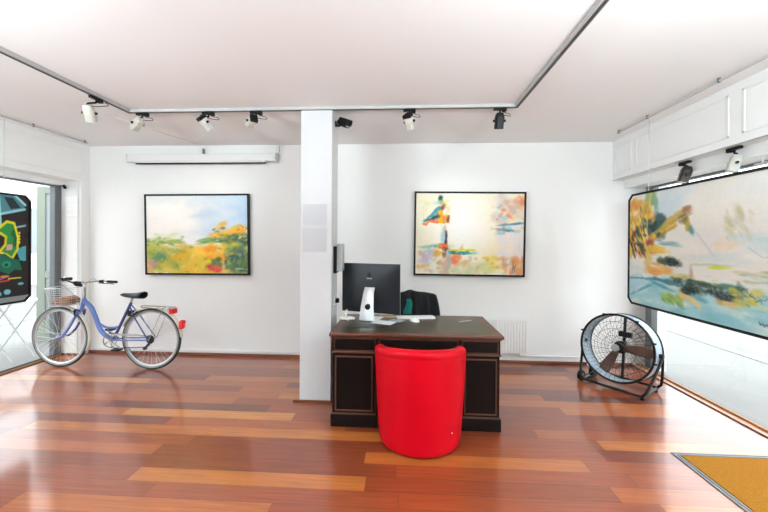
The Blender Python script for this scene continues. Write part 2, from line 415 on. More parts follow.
def outline(w, h, c):
    return [(-w/2 + c, -h/2), (w/2 - c, -h/2), (w/2, -h/2 + c), (w/2, h/2 - c), (w/2 - c, h/2), (-w/2 + c, h/2), (-w/2, h/2 - c), (-w/2, -h/2 + c)] if c else [(-w/2, -h/2), (w/2, -h/2), (w/2, h/2), (-w/2, h/2)]
def framed(label, w, h, cv, loc, rot, fw=.022, chamf=0, depth=.035, back=True, shear=None):
    """framed canvas; local x right, z up, faces local -Y"""
    t = thing('framed_painting', label, 'painting', loc)
    t.rotation_euler = rot
    o = outline(w, h, chamf); i = outline(w - 2 * fw, h - 2 * fw, max(0, chamf - fw * .6) if chamf else 0); n = len(o)
    f = MB(); y0, y1 = -depth / 2, depth / 2
    vs = [(x, y0, z) for x, z in o] + [(x, y0, z) for x, z in i] + [(x, y1, z) for x, z in o] + [(x, y1, z) for x, z in i]; fs = []
    for k in range(n):
        k2 = (k + 1) % n
        fs += [(k, k2, n + k2, n + k), (2*n + k, 3*n + k, 3*n + k2, 2*n + k2), (k, 2*n + k, 2*n + k2, k2), (n + k, n + k2, 3*n + k2, 3*n + k)]
    f.add(vs, fs).build('frame', M_black, t, smooth=False)
    # canvas: a dense grid that carries the paint, clipped by the chamfered outline
    W, Hh = cv.W, cv.H; iw, ih = w - 2 * fw, h - 2 * fw; me = bpy.data.meshes.new('canvas'); yc = -depth / 2 + .007
    cc = max(0, chamf - fw * .6) if chamf else 0
    vs = []
    for j in range(Hh + 1):
        for k in range(W + 1):
            x = (k / W - .5) * iw; z = (.5 - j / Hh) * ih
            if cc:
                ex = abs(x) + abs(z) - (iw / 2 + ih / 2 - cc)
                if ex > 0: x -= math.copysign(ex / 2, x); z -= math.copysign(ex / 2, z)
            vs.append((x, yc, z))
    fs = [(j * (W + 1) + k, (j + 1) * (W + 1) + k, (j + 1) * (W + 1) + k + 1, j * (W + 1) + k + 1) for j in range(Hh) for k in range(W)]
    me.from_pydata(vs, [], fs)
    ca = me.color_attributes.new('paint', 'FLOAT_COLOR', 'CORNER')
    im = np.clip(cv.img, 0, 1); im = np.where(im <= .04045, im / 12.92, ((im + .055) / 1.055) ** 2.4)
    a = np.ones((Hh * W, 4, 4), dtype=np.float32); a[:, :, :3] = im.reshape(-1, 1, 3)
    ca.data.foreach_set('color', a.ravel())
    me.materials.append(M_paint); c = bpy.data.objects.new('canvas', me); COL.objects.link(c); c.parent = t
    bk = MB(); bk.prism([(x * .985, z * .985) for x, z in i], yc + .004, y1 - .003, 'xz'); bk.build('backing', M_lgrey, t, smooth=False)
    return t

# --- left painting: misty yellow meadow
c = Canvas(240, 178, '#f5f3ee', 3)
c.blend(np.clip((c.u - .35) / .6, 0, 1) * np.clip((.7 - c.v) / .3, 0, 1) * .95, '#b9d2e8')
c.blend(np.clip((.25 - c.v) / .35, 0, 1) * .35, '#cfe0e6')
c.many(26, (.4, .05, 1, .5), ['#c4d8ea', '#adc9e2', '#dfe6ea'], .14, .06, .3, (-20, 20))
c.many(16, (.0, .1, .4, .5), ['#fdfbf6', '#fff7ee'], .16, .08, .4, (-20, 20))
c.poly([(0, .62), (.35, .63), (.6, .61), (1, .62), (1, 1), (0, 1)], '#dfc56a', 1, .03)
c.many(14, (.2, .62, .75, .7), ['#e6ead8', '#d6e4de', '#efe6cc'], .12, .015, .7, (-3, 3))
c.many(22, (0, .55, .34, .63), ['#a9bb62', '#7f9c50', '#c4cd7e'], .06, .018, .7, (-8, 8))
c.many(14, (.02, .5, .3, .57), ['#dfe3a8', '#d5dca0'], .05, .02, .45, (-20, 20))
c.many(20, (.0, .64, .4, .72), ['#c3d070', '#e0c85a', '#a8c070', '#e9b45a'], .08, .016, .7, (-6, 6))
c.many(30, (.0, .72, .38, .95), ['#7c9a4c', '#4f7d57', '#94ad4e', '#5c8a68', '#c9b440'], .07, .045, .6, (-40, 40))
c.many(28, (.3, .7, .7, .98), ['#e8c43a', '#e3b02e', '#d9cc52', '#f0b030'], .08, .05, .6, (-50, 50))
c.many(24, (.52, .66, .8, .82), ['#f5a51e', '#f2b733', '#ef8f22', '#f7c84a'], .055, .035, .75, (-40, 40))
c.many(18, (.72, .38, 1.0, .54), ['#f0a22a', '#f3bd3c', '#e58a2a', '#e6c558'], .07, .035, .75, (-35, -5))
c.many(10, (.64, .48, .76, .56), ['#f2a83a', '#f5c964'], .035, .022, .7, (-35, -5))
c.many(16, (.56, .55, .85, .6), ['#4e7c4c', '#6f9a58', '#86a860'], .07, .012, .8, (-14, -4))
c.many(22, (.84, .5, 1.02, .62), ['#3f6a5a', '#365c60', '#5d8152'], .07, .03, .75, (-20, 10))
c.many(18, (.78, .62, .95, .74), ['#a8b84a', '#d9b93a', '#79a060'], .05, .03, .7, (20, 60))
c.many(34, (.8, .72, 1.02, .98), ['#44694a', '#5e8250', '#39606a', '#7d8e4a', '#8c9a52'], .05, .05, .7, (20, 70))
c.many(10, (.6, .8, .74, .92), ['#6b7c40', '#4d6a4a'], .035, .03, .7, (-40, 40))
c.many(12, (.6, .9, .72, .99), ['#de4f48', '#e0685a', '#d5423f'], .035, .022, .8, (-20, 20))
c.many(8, (0, .84, .08, .98), ['#d09a92', '#c08a8a'], .04, .03, .6, (-20, 20))
c.line([(.88, .945), (.89, .93), (.9, .95), (.91, .93), (.92, .945), (.94, .935), (.955, .945)], .006, '#e8ead8', .8)
c.softk = 1.2
c.many(90, (0, .62, 1, 1), ['#e8d25a', '#f0b030', '#88a850', '#5f8a58', '#f3d88a', '#d9c04c', '#b8c868'], .02, .012, .5, (-60, 60))
c.many(50, (.66, .38, 1, .6), ['#f6c850', '#e8902c', '#5a8450', '#f0d890', '#3f6a5a'], .02, .012, .55, (-50, 20))
c.many(40, (.78, .62, 1, .98), ['#3a5a48', '#8a9a50', '#4a6a78', '#b0b060', '#5a7a50'], .016, .03, .55, (10, 60))
c.many(30, (0, .52, .4, .64), ['#8aa858', '#d8e0a0', '#f0ecc8', '#6f9050'], .02, .01, .5, (-10, 10))
c.finish(1, .012)
framed('landscape painting of a misty yellow meadow in a black frame, left of the white column', 1.355, 1.02, c,
       (-2.602, 4.33, 1.533), (math.radians(1.2), math.radians(-.3), math.radians(0)), .022)
# --- middle painting: abstract with white glow
c = Canvas(260, 200, '#efe6cb', 5)
c.many(40, (0, 0, .25, 1), ['#e6e2c8', '#ece0c4', '#dfe4d0'], .1, .08, .4, (-40, 40))
c.many(20, (.6, .3, .9, .8), ['#f2e4bc', '#eedcb0'], .12, .1, .4, (-40, 40))
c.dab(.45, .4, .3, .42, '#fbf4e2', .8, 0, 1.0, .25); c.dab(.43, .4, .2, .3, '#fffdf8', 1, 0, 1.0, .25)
c.many(22, (.78, .02, 1, .28), ['#e39a70', '#dc7f58', '#edb68e', '#e0906a', '#c9c4c0'], .05, .05, .55, (-60, 60))
c.many(14, (.74, .02, .82, .34), ['#cfd8d4', '#d8c8b8', '#b8ccd4', '#dcd4e0'], .04, .04, .5, (-60, 60))
c.many(26, (.78, .45, 1, .8), ['#e3dce2', '#e6d4d6', '#d6dae2', '#eadfd6'], .05, .06, .5, (60, 120))
c.dab(.88, .375, .09, .013, '#2f7fae', .85, -6, .8, .8); c.dab(.95, .365, .06, .012, '#3b74a8', .85, -4, .8, .8)
c.dab(.8, .44, .07, .013, '#3fa3b4', .8, 4, .9, .9); c.dab(.86, .455, .06, .016, '#2d7f96', .8, 2, .9, .9); c.dab(.78, .49, .035, .02, '#8cc4c8', .7, 0, .9, .9)
c.dab(.72, .3, .03, .05, '#ddcdb4', .6)
# upper left figure of shards
c.poly([(.06, .36), (.14, .25), (.22, .15), (.26, .17), (.25, .22), (.2, .28)], '#3e93a8', .9, .02)
c.poly([(.05, .37), (.2, .27), (.245, .2), (.23, .28), (.16, .325)], '#27404e', .9, .015)
c.poly([(.05, .38), (.14, .325), (.215, .3), (.21, .37), (.13, .36), (.1, .4)], '#e8703c', .9, .02)
c.dab(.225, .06, .022, .035, '#1f4a5e', 1, 0, .5); c.dab(.235, .11, .03, .03, '#8fb05a', .8, 0, .6); c.dab(.27, .14, .028, .035, '#d7dc8e', .9, 0, .6)
c.dab(.1, .13, .03, .03, '#cfd9a0', .6, 0, .8); c.dab(.19, .12, .03, .03, '#a8cfc8', .6, 0, .8)
c.dab(.25, .17, .02, .035, '#a23e2c', .8, 20, .5)
c.poly([(.205, .22), (.25, .2), (.27, .37), (.21, .375)], '#f6b21a', 1, .012); c.poly([(.24, .28), (.31, .27), (.32, .37), (.25, .37)], '#e9862a', .85, .015)
c.dab(.3, .32, .012, .035, '#5d3b2a', .8, 10, .6); c.dab(.2, .29, .03, .02, '#2c4654', .7, -30, .6)
c.dab(.27, .45, .009, .08, '#d9905a', .8, 0, .6); c.dab(.255, .56, .02, .12, '#9cc7d4', .8, 0, .7); c.dab(.283, .58, .012, .14, '#3a3f4a', .95, 2, .5)
c.dab(.18, .655, .09, .018, '#4f9a88', .8, -4, .8, .8); c.dab(.09, .67, .05, .016, '#9cc4a4', .7, 0, .8)
c.poly([(.22, .62), (.3, .62), (.3, .7), (.22, .69)], '#ea6a2c', .95, .012); c.dab(.28, .69, .03, .02, '#6d2b24', .8)
c.poly([(.3, .69), (.56, .685), (.56, .705), (.3, .715)], '#e4d91e', .95, .006)
c.poly([(.3, .715), (.5, .71), (.53, .745), (.46, .76), (.31, .745)], '#1f7f7c', .9, .015); c.dab(.52, .735, .05, .02, '#7cbcae', .7)
c.dab(.2, .74, .045, .045, '#dba21e', .95, 0, .5); c.dab(.27, .75, .02, .05, '#7a4430', .8, 0, .6)
c.many(12, (.05, .72, .14, .84), ['#c4b0d0', '#d6b8c4', '#b9c0d4'], .04, .035, .6, (-40, 40))
c.dab(.37, .82, .055, .075, '#e9683e', .85, 20, .6); c.dab(.4, .8, .03, .03, '#f0925a', .8); c.dab(.31, .83, .02, .15, '#8fb4c6', .8, 0, .7)
c.many(12, (.2, .82, .3, .98), ['#cf9c7c', '#b98a74', '#a8b0b8', '#d8b090'], .03, .03, .6, (-40, 40))
c.dab(.08, .9, .05, .035, '#dfb268', .7)
c.many(24, (.36, .86, .7, 1), ['#cfd6a4', '#b9cfae', '#dcd9a0', '#e0c99c'], .05, .03, .55, (-30, 30))
c.many(14, (.62, .78, .8, .92), ['#e9d25c', '#ecc33c', '#e3dc86'], .045, .03, .6, (-30, 30))
c.many(22, (.76, .78, 1, .98), ['#e69a5c', '#e27e4a', '#d99a78', '#cfa8a0'], .022, .06, .6, (-6, 6))
for k in range(12): c.line([(.74 + k * .022, .74 + .02 * (k % 3)), (.745 + k * .022, .98)], .003, '#e4d0c0', .6)
c.line([(.9, .98), (.91, .84), (.92, .96), (.93, .86)], .005, '#4a3a3a', .7); c.line([(.97, .42), (.96, .7)], .003, '#c8b8d0', .6)
c.softk = 1.1
c.many(60, (.02, .64, .45, .98), ['#e8d8a8', '#c8b8d0', '#e69a5c', '#9cc4b4', '#d9b48a', '#f0e8d0'], .018, .016, .5, (-60, 60))
c.many(60, (.45, .78, 1, .99), ['#e8c45c', '#b8d0a0', '#e6905c', '#d8d8b0', '#f0d8a8', '#c8a0a0'], .02, .02, .45, (-60, 60))
c.many(50, (.72, .02, 1, .5), ['#e8a880', '#f0d8c8', '#a8c8d0', '#d8704c', '#e8d8c8', '#88b8c4'], .02, .018, .45, (-60, 60))
c.many(24, (.05, .04, .32, .4), ['#e8e4c8', '#a8d0cc', '#d9dc8e', '#f0c878'], .016, .014, .4, (-60, 60))
c.finish(1, .012)
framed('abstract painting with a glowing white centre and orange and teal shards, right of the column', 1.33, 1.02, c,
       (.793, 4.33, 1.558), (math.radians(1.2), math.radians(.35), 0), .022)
# --- right window painting: abstract pond
c = Canvas(330, 220, '#e9e6de', 9); c.softk = 1.05
c.many(40, (0, 0, 1, .5), ['#e9e9e4', '#f0ece2', '#dfe3e4', '#ece6dc'], .14, .08, .4, (-40, 40))
c.many(12, (.22, .05, .42, .3), ['#c3d6e2', '#d0dde2'], .08, .06, .5, (-40, 10))
c.many(16, (.45, .1, .72, .55), ['#f1ede4', '#efe8dc'], .1, .08, .4)
c.many(18, (0, .5, 1, .72), ['#dcdcd2', '#d9e0dc', '#e4ddd0', '#ccd9d8'], .12, .03, .5, (-5, 5))
c.many(60, (0, .76, 1.1, 1), ['#9fd3d8', '#8ac6d0', '#b4dcdc', '#79bccb', '#c6e0da'], .12, .035, .6, (-8, 4))
c.many(20, (.35, .74, 1, .84), ['#8fc3c9', '#bcd6d2', '#d0dccf'], .1, .025, .5, (-5, 5))
c.many(18, (.0, .76, .12, .9), ['#a9cfd8', '#c2dbe0', '#4b93a6'], .05, .03, .6, (-45, -20))
# warm tangle at upper left
c.many(46, (.0, .04, .2, .52), ['#e8b13e', '#e69a3a', '#d98a3a', '#f0cc5c', '#dba845'], .035, .05, .75, (30, 80), .6, .7)
c.many(14, (.04, .06, .16, .2), ['#e08a50', '#d08048', '#e8b080'], .025, .025, .55, (0, 90))
c.many(12, (.13, .02, .24, .2), ['#c9c24a', '#7fae8c', '#86b8b4'], .02, .05, .7, (-10, 20))
c.many(16, (.12, .22, .28, .36), ['#3c5a5c', '#2f4a52', '#5a7476', '#486a58'], .04, .04, .8, (-30, 30))
c.dab(.29, .33, .15, .03, '#e3bb3a', .9, -24, .6, .7); c.dab(.37, .24, .11, .03, '#caa452', .85, -26, .6, .7)
c.dab(.3, .36, .12, .016, '#b98a2e', .7, -24, .7, .8)
c.dab(.46, .19, .035, .04, '#a06a50', .8, -30, .7, .8); c.dab(.455, .29, .02, .07, '#b99a3c', .9, -28, .6, .7); c.dab(.485, .345, .014, .04, '#4a98a4', .8, -20, .7)
c.dab(.43, .25, .03, .04, '#6a5a3c', .6, -30, .8)
for k in range(15):
    a0 = .02 + .011 * k; c.line([(a0, .16 + .012 * k), (a0 - .01, .3 + .01 * k), (a0 + .03, .44), (a0 + .06, .54)], .0035, ['#5a4a32', '#2c3836', '#8a4a32'][k % 3], .65)
c.many(12, (.03, .38, .1, .5), ['#2c3a3c', '#4c3a34', '#8a3c30'], .02, .045, .75, (-20, 20))
c.many(10, (.12, .38, .2, .46), ['#a04a38', '#d08a50'], .03, .03, .7, (-40, 40))
c.many(10, (.2, .46, .32, .52), ['#ecc640', '#e6b23a', '#f0d880'], .04, .018, .75, (-5, 15))
c.many(8, (.24, .42, .38, .46), ['#8fb4b4', '#6fa4ac'], .05, .012, .6, (-5, 10))
c.dab(.33, .595, .085, .035, '#3c4a34', .9, 4, .6, .7); c.dab(.36, .6, .04, .025, '#1f2c2c', .9, 0, .6)
c.many(14, (.2, .62, .32, .7), ['#e69a50', '#ecc070', '#d8b86a'], .05, .018, .7, (-5, 15))
c.dab(.17, .62, .03, .07, '#dba840', .6, 20, .8)
c.line([(.5, .34), (.56, .44), (.62, .54)], .01, '#c9cbdc', .6)
c.many(20, (.68, .22, .8, .42), ['#c8c08c', '#c4bc98', '#b8bc9c', '#d8cfa8', '#b0a878'], .012, .05, .34, (-50, -20), .7, .8)
c.many(8, (.62, .42, .74, .48), ['#ebcfac', '#e8d6ba'], .04, .012, .4, (-40, -20))
c.many(10, (.76, .4, .98, .54), ['#c3dbdd', '#b0d0d4', '#d4e2e0'], .06, .03, .5)
c.line([(.78, .47), (.84, .53), (.92, .52), (.98, .54)], .004, '#a5b4b8', .6)
c.dab(.64, .612, .06, .012, '#cbdc3c', .95, -3, .6, .6); c.dab(.58, .6, .12, .008, '#b8c890', .7, -2)
c.many(26, (.7, .62, .92, .69), ['#a9b48c', '#a0ac88', '#d4cda4', '#9db0a8', '#e0ded0'], .03, .008, .55, (-4, 6))
c.dab(.22, .755, .2, .008, '#4a8c98', .8, -3, .8, 1); c.dab(.33, .765, .1, .018, '#3a6c7c', .8, 6, .6, .8); c.dab(.12, .86, .1, .012, '#5a9aa8', .7, -24, .7)
c.dab(.27, .8, .11, .014, '#4f97ac', .8, 12, .7, .8)
c.dab(.52, .735, .14, .016, '#6b6a34', .85, 2, .6, .8); c.dab(.44, .7, .06, .02, '#c9b25a', .7)
c.dab(.485, .67, .014, .05, '#b49a90', .7)
c.dab(.49, .78, .09, .045, '#2b3c3c', .9, 8, .6, .8); c.dab(.46, .81, .05, .03, '#1c2826', .9, 0, .6); c.dab(.64, .8, .075, .04, '#233032', .9, 10, .6, .8)
c.dab(.57, .745, .1, .018, '#2f5048', .8, 6, .6, .8); c.dab(.74, .77, .035, .06, '#26383a', .85, 15, .6, .9); c.dab(.69, .735, .07, .018, '#3f6c58', .8)
c.many(14, (.7, .74, .84, .84), ['#d9c04c', '#a8a850', '#c9cf88'], .025, .02, .65, (-10, 30))
c.dab(.58, .83, .04, .03, '#a9d4dc', .7); c.dab(.54, .85, .05, .02, '#4b8c9c', .6, 14)
c.many(14, (.29, .86, .42, .93), ['#8fb04a', '#a4bc5c', '#6fa070'], .03, .016, .8, (15, 40))
c.many(8, (.42, .83, .52, .9), ['#e6b868', '#ecc88c'], .03, .016, .7, (15, 40))
c.many(6, (.64, .83, .72, .88), ['#e0b870'], .03, .01, .6, (0, 20)); c.many(8, (.84, .76, 1, .86), ['#7fa8ac', '#d2e0dc'], .02, .014, .6)
c.line([(.83, .925), (.835, .94), (.845, .93), (.85, .945), (.86, .93), (.87, .945), (.885, .94)], .005, '#3f5a60', .9)
for (a0, b0) in ((.82, .8), (.85, .79), (.87, .82)): c.line([(a0, b0), (a0 + .012, b0 - .015), (a0 + .02, b0 + .01)], .004, '#56787c', .8)
c.many(34, (0, .22, .16, .56), ['#f0d040', '#e8c23a', '#f4e08a', '#f0e4b8', '#e6b840'], .014, .05, .75, (-45, -15), .6, .8)
c.many(18, (.01, .3, .14, .54), ['#26302e', '#3a4a40', '#5a4a34', '#7a3428'], .008, .045, .8, (-45, -15), .6, .8)
c.many(14, (.0, .12, .2, .24), ['#f0d878', '#e8b84a', '#f2e8c8', '#c8a050'], .016, .03, .6, (10, 70), .6, .8)
c.many(18, (.13, .22, .27, .38), ['#2a4448', '#35565a', '#5a8088', '#22363a'], .02, .018, .7, (-60, 60), .6, .9)
for k in range(60):      # fine bristle strokes over the warm tangle and the dark reeds
    a0 = c.rs.uniform(.0, .2); b0 = c.rs.uniform(.08, .5); q = math.radians(c.rs.uniform(50, 110)); ln = c.rs.uniform(.03, .09)
    c.line([(a0, b0), (a0 + ln * math.cos(q) * .6, b0 + ln * math.sin(q))], .003, ['#f4d96a', '#2f3a34', '#c8502e', '#f0b84a', '#6b4a2c', '#f3ecd2'][k % 6], .6)
for k in range(70):
    a0 = c.rs.uniform(.4, .82); b0 = .77 + c.rs.normal() * .03; q = math.radians(c.rs.uniform(-30, 100)); ln = c.rs.uniform(.02, .06)
    c.line([(a0, b0), (a0 + ln * math.cos(q) * .7, b0 + ln * math.sin(q))], .0028, ['#1c2826', '#2b4a48', '#c9b43c', '#8fc4cc', '#e0d48a', '#3a3a22'][k % 6], .55)
for k in range(80):
    a0 = c.rs.uniform(0, 1); b0 = c.rs.uniform(.55, 1); ln = c.rs.uniform(.04, .14)
    c.line([(a0, b0), (a0 + ln, b0 + c.rs.uniform(-.01, .01))], .0025, ['#ffffff', '#5fa5b2', '#cfe6e4', '#e8d9a8'][k % 4], .3)
for k in range(26):
    a0 = .25 + .2 * k / 26; b0 = .36 - .15 * k / 26 + c.rs.uniform(-.03, .03); c.line([(a0, b0), (a0 + .06, b0 - .035)], .003, ['#8a6a2c', '#f0d04c', '#5a4a34', '#e8e0c0'][k % 4], .55)
c.finish(1, .012)
pr_ = framed('large abstract painting of a turquoise pond with clipped corners, hanging in the right window', 1.62, 1.095, c,
       (2.30, 3.735 - .81, 1.40), (0, 0, math.radians(-90)), .02, .055)
for y in (3.48, 2.3):
    MB().cyl((y - 3.735 + .81, .012, .53), (y - 3.735 + .81, .012, 1.229), .0022, 6).build('hanging_wire', M_aluL, pr_)
for ch in pr_.children:
    if ch.name.startswith('hanging_wire'): ch.scale.x = -1
# --- left window painting: dark graffiti
c = Canvas(260, 150, '#2b2626', 11); c.softk = .8
def G(x, y): return (.784 + .0016 * x, (y / 4.09 - 11) / 105)
def GP(*p): return [G(*q) for q in p]
c.many(20, (.3, 0, 1, .6), ['#3b302c', '#241f22', '#453630'], .08, .06, .5)
c.poly(GP((18, 45), (75, 45), (118, 80), (112, 100), (22, 122)), '#4f8590'); c.poly(GP((35, 55), (70, 55), (100, 92), (60, 100)), '#26343c'); c.poly(GP((-200, 45), (10, 45), (-10, 120), (-200, 150)), '#4a382e')
c.line(GP((-200, 170), (0, 128), (118, 96)), .016, '#8ed0dc'); c.line(GP((14, 40), (22, 165)), .016, '#a6dbe3'); c.line(GP((76, 42), (120, 78)), .016, '#a6dbe3')
c.line(GP((85, 172), (120, 164)), .012, '#7fc8d8'); c.poly(GP((82, 262), (122, 248), (122, 312), (98, 308)), '#54aabb'); c.line(GP((-100, 335), (20, 322)), .01, '#7fc8d8')
c.poly(GP((0, 190), (45, 150), (75, 155), (90, 215), (88, 262), (66, 300), (48, 285), (15, 272), (40, 240), (42, 212), (22, 196), (0, 204)), '#2f8f46', 1)
c.poly(GP((60, 200), (78, 170), (86, 215), (82, 255), (70, 250), (72, 215)), '#1d6a38', 1)
c.line(GP((-4, 196), (45, 151), (74, 156), (90, 215), (88, 262), (66, 300), (48, 285), (17, 272), (40, 243), (42, 212), (22, 198), (-2, 206)), .017, '#e8dc2a')
c.poly(GP((46, 243), (68, 243), (66, 266), (42, 266)), '#dcb0a6')
for k in range(4): c.dab(*G(95, 195 + 13 * k), .007, .012, '#e8dc2a', 1, 0, .3, 0)
c.poly(GP((-10, 288), (38, 278), (60, 296), (94, 308), (108, 350), (76, 345), (52, 362), (25, 350), (-10, 335)), '#1f6e56'); c.dab(*G(45, 322), .03, .03, '#2f9a74', 1, 0, .4, .2); c.dab(*G(44, 324), .01, .014, '#103a30', 1, 0, .4, .1)
c.dab(*G(38, 370), .028, .012, '#e68a3a', 1, 0, .3, .1); c.line(GP((-60, 398), (55, 386)), .01, '#d94a4a'); c.line(GP((52, 380), (102, 380)), .007, '#d8c84a'); c.line(GP((-20, 392), (40, 374)), .006, '#b86ad0')
for q in ((12, 438), (48, 433), (-34, 440)): c.dab(*G(*q), .022, .024, '#79cbd8', 1, 0, .3, .1)
c.dab(*G(102, 405), .02, .012, '#6cc4cf', 1, 0, .3, .1)
for k in range(5): c.dab(.08 + .14 * k, .25 + .3 * (k % 3), .09, .09, ['#2f9a74', '#54aabb', '#d9b83a', '#d94a4a', '#3b302c'][k], .9, 30, .4, .4)
c.poly([(0, .955), (1, .955), (1, 1), (0, 1)], '#8f9596')
pl_ = framed('dark graffiti painting with yellow and green shapes and clipped corners, hanging in the left window', 1.45, 1.09, c,
       (-3.88, 3.47 - .725, 1.363), (0, 0, math.radians(90)), .02, .055)
for y in (3.28, 2.2):
    MB().cyl((y - 3.51 + .725, .012, .53), (y - 3.51 + .725, .012, 1.267), .0022, 6).build('hanging_wire', M_aluL, pl_)

# ------------------------------------------------------------------ projection screen, radiator, small wall things
t = thing('projection_screen', 'white roll-up projection screen casing mounted high above the meadow painting', 'projection screen', (-2.54, D, 2.49))
MB().box(-.95, .95, -.1, -.02, -.045, .05).build('casing', M_trimw, t, bevel=.012)
for q in (-.96, .95): MB().box(q, q + .01, -.105, -.005, -.05, .055).build('end_cap', M_white, t, bevel=.003)
MB().box(-.95, .95, -.03, .0005, -.02, .03).build('wall_batten', M_white, t, smooth=False)
MB().box(-.82, .82, -.085, -.075, -.058, -.044).build('screen_fabric', M_white, t, smooth=False)
MB().tube([(-.84, -.08, -.066), (.83, -.08, -.066)], .009, 10).build('bottom_bar', M_blackp, t)
MB().box(-.002, .01, -.04, 0, .05, .13).build('bracket', M_alu, t, bevel=.002)
MB().tube(spline([(.0, -.05, .16), (-.05, -.12, .172), (-.28, -.9, .172), (-.32, -1.15, .17)], 6), .004, 6).build('cable', M_white, t)
t = thing('wall_junction', 'tiny white cable junction on the wall right of the projection screen end', 'junction box', (-1.585, D, 2.6))
MB().box(-.02, .02, -.02, 0, -.03, .05).build('box', M_white, t, bevel=.003)
MB().tube(spline([(0, -.01, -.03), (.0, -.012, -.1), (-.02, -.012, -.18)], 5), .004, 6).build('cable', M_white, t)

M_rad = mat('radiator_enamel', '#ebeae8', .35, var=.01)
t = thing('radiator', 'white ribbed panel radiator on the back wall behind the desk', 'radiator', (1.0, D - .004, 0))
rm = MB(); rm.box(-.5, .48, -.1, -.085, .14, .52)
for k in range(28):
    x = -.485 + k * .0345; rm.prism([(x, -.099), (x + .006, -.108), (x + .018, -.108), (x + .024, -.099)], .15, .51)
rm.build('front_panel', M_rad, t, bevel=.002)
MB().box(-.5, .48, -.085, -.03, .14, .52).build('convector', M_rad, t, bevel=.003)
gm = MB()
for k in range(40): gm.box(-.495 + k * .0245, -.48 + k * .0245, -.1, -.02, .52, .53)
gm.box(-.505, .485, -.106, -.1, .512, .54).box(-.505, .485, -.022, -.016, .512, .54)
gm.build('top_grille', M_rad, t, smooth=False)
MB().cyl((.4, -.06, .14), (.4, -.06, .09), .01, 10).build('valve', M_rad, t)
for q in (-.35, .3): MB().box(q, q + .03, -.03, 0, .2, .45).build('bracket', M_rad, t)
MB().tube([(.4, -.06, .1), (.4, -.03, .095), (1.2, -.03, .095), (1.2, -.03, 0)], .009, 8).build('pipe', M_rad, t)
tag(MB().box(-3.98, -1.02, D - .012, D, .045, .075).build('cable_conduit', M_trimw, bevel=.003), 'white cable trunking low along the back wall behind the bicycle', 'conduit')

# sheet on the column
M_sheet = glass_mat('clear_acrylic', (.985, .985, .992), 1.8)
for k, (z0, z1) in enumerate(((1.60, 1.79), (1.36, 1.575))):
    s = MB().box(-.905, -.69, 3.147, 3.1525, z0, z1)
    tag(s.build('acrylic_sheet', M_sheet, bevel=.001), ['clear glossy sheet fixed to the front of the white column, the upper of two', 'clear glossy sheet fixed to the front of the white column, the lower of two'][k], 'acrylic sheet', 'clear sheets on the column')

# camera on column
t = thing('security_camera', 'black bullet security camera on the right side of the column near the ceiling', 'security camera', (-.6461, 3.3, 2.56))
MB().cyl((0, 0, 0), (.008, 0, 0), .03, 20).build('mounting_plate', M_blackp, t)
MB().tube(spline([(.005, 0, -.005), (.03, 0, -.02), (.055, 0, -.005)], 5), .009, 8).build('bracket', M_blackp, t)
Mc = mat_dir((.085, -.01, .0), (.62, -.6, -.38))
b = MB().lathe([(.02, .085), (.03, .08), (.033, .06), (.033, -.06), (.03, -.065)], 24, Mc).build('camera_body', M_blackp, t)
MB().lathe([(.026, -.0655), (.024, -.068), (.002, -.069)], 20, Mc).build('lens', M_lgrey, b)
MB().box(-.03, .03, -.02, .037, -.09, .07, Mc @ Matrix.Translation((0, .01, 0))).build('sun_visor', M_blackp, b, bevel=.012)
t = thing('wall_intercom', 'grey boxed intercom on the right side of the column beside the monitor', 'intercom', (-.6461, 3.28, 1.16))
MB().box(0, .028, -.05, .1, 0, .25).build('back_plate', M_blackp, t, bevel=.006)
MB().box(.032, .085, -.045, .07, .02, .275).build('body', M_lgrey, t, bevel=.006)
MB().box(.0, .034, -.03, .05, .05, .2).build('bracket', M_blackp, t)
t = thing('wall_socket', 'small white socket with plugged cable on the column side above the desk', 'socket', (-.6461, 3.3, .9))
MB().box(0, .012, -.04, .04, -.04, .04).build('plate', M_white, t, bevel=.003)
MB().box(.012, .045, -.02, .02, -.02, .02).build('plug', M_blackp, t, bevel=.005)
MB().tube(spline([(.03, 0, -.02), (.04, 0, -.08), (.05, .02, -.145), (.14, .03, -.153)], 5), .004, 6).build('cable', M_white, t)
t = thing('wall_grille', 'square white vent plate on the pier beside the glass door', 'vent', (-4.18, 4.25, 1.865))
vm = MB().box(-.085, .085, -.01, 0, -.13, .13)
for k in range(8): vm.box(-.07, .07, -.014, -.008, -.11 + k * .03, -.1 + k * .03)
vm.build('plate', M_trimw, t, bevel=.002)
t = thing('alarm_sensor', 'small dark door sensor near the top corner of the glass door', 'sensor', (-4.25, 4.2, 2.1))
MB().box(-.06, -.0, -.01, .051, .03, .05).build('bracket', M_alu, t)
MB().cyl((0, 0, .035), (.05, -.03, .0), .016, 12).build('sensor_head', M_blackp, t)
tag(MB().cyl((-4.1, 4.235, .03), (-4.1, 4.235, 2.2), .008, 8).build('wall_pipe', M_trimw), 'thin white pipe running up the pier beside the glass door', 'pipe')

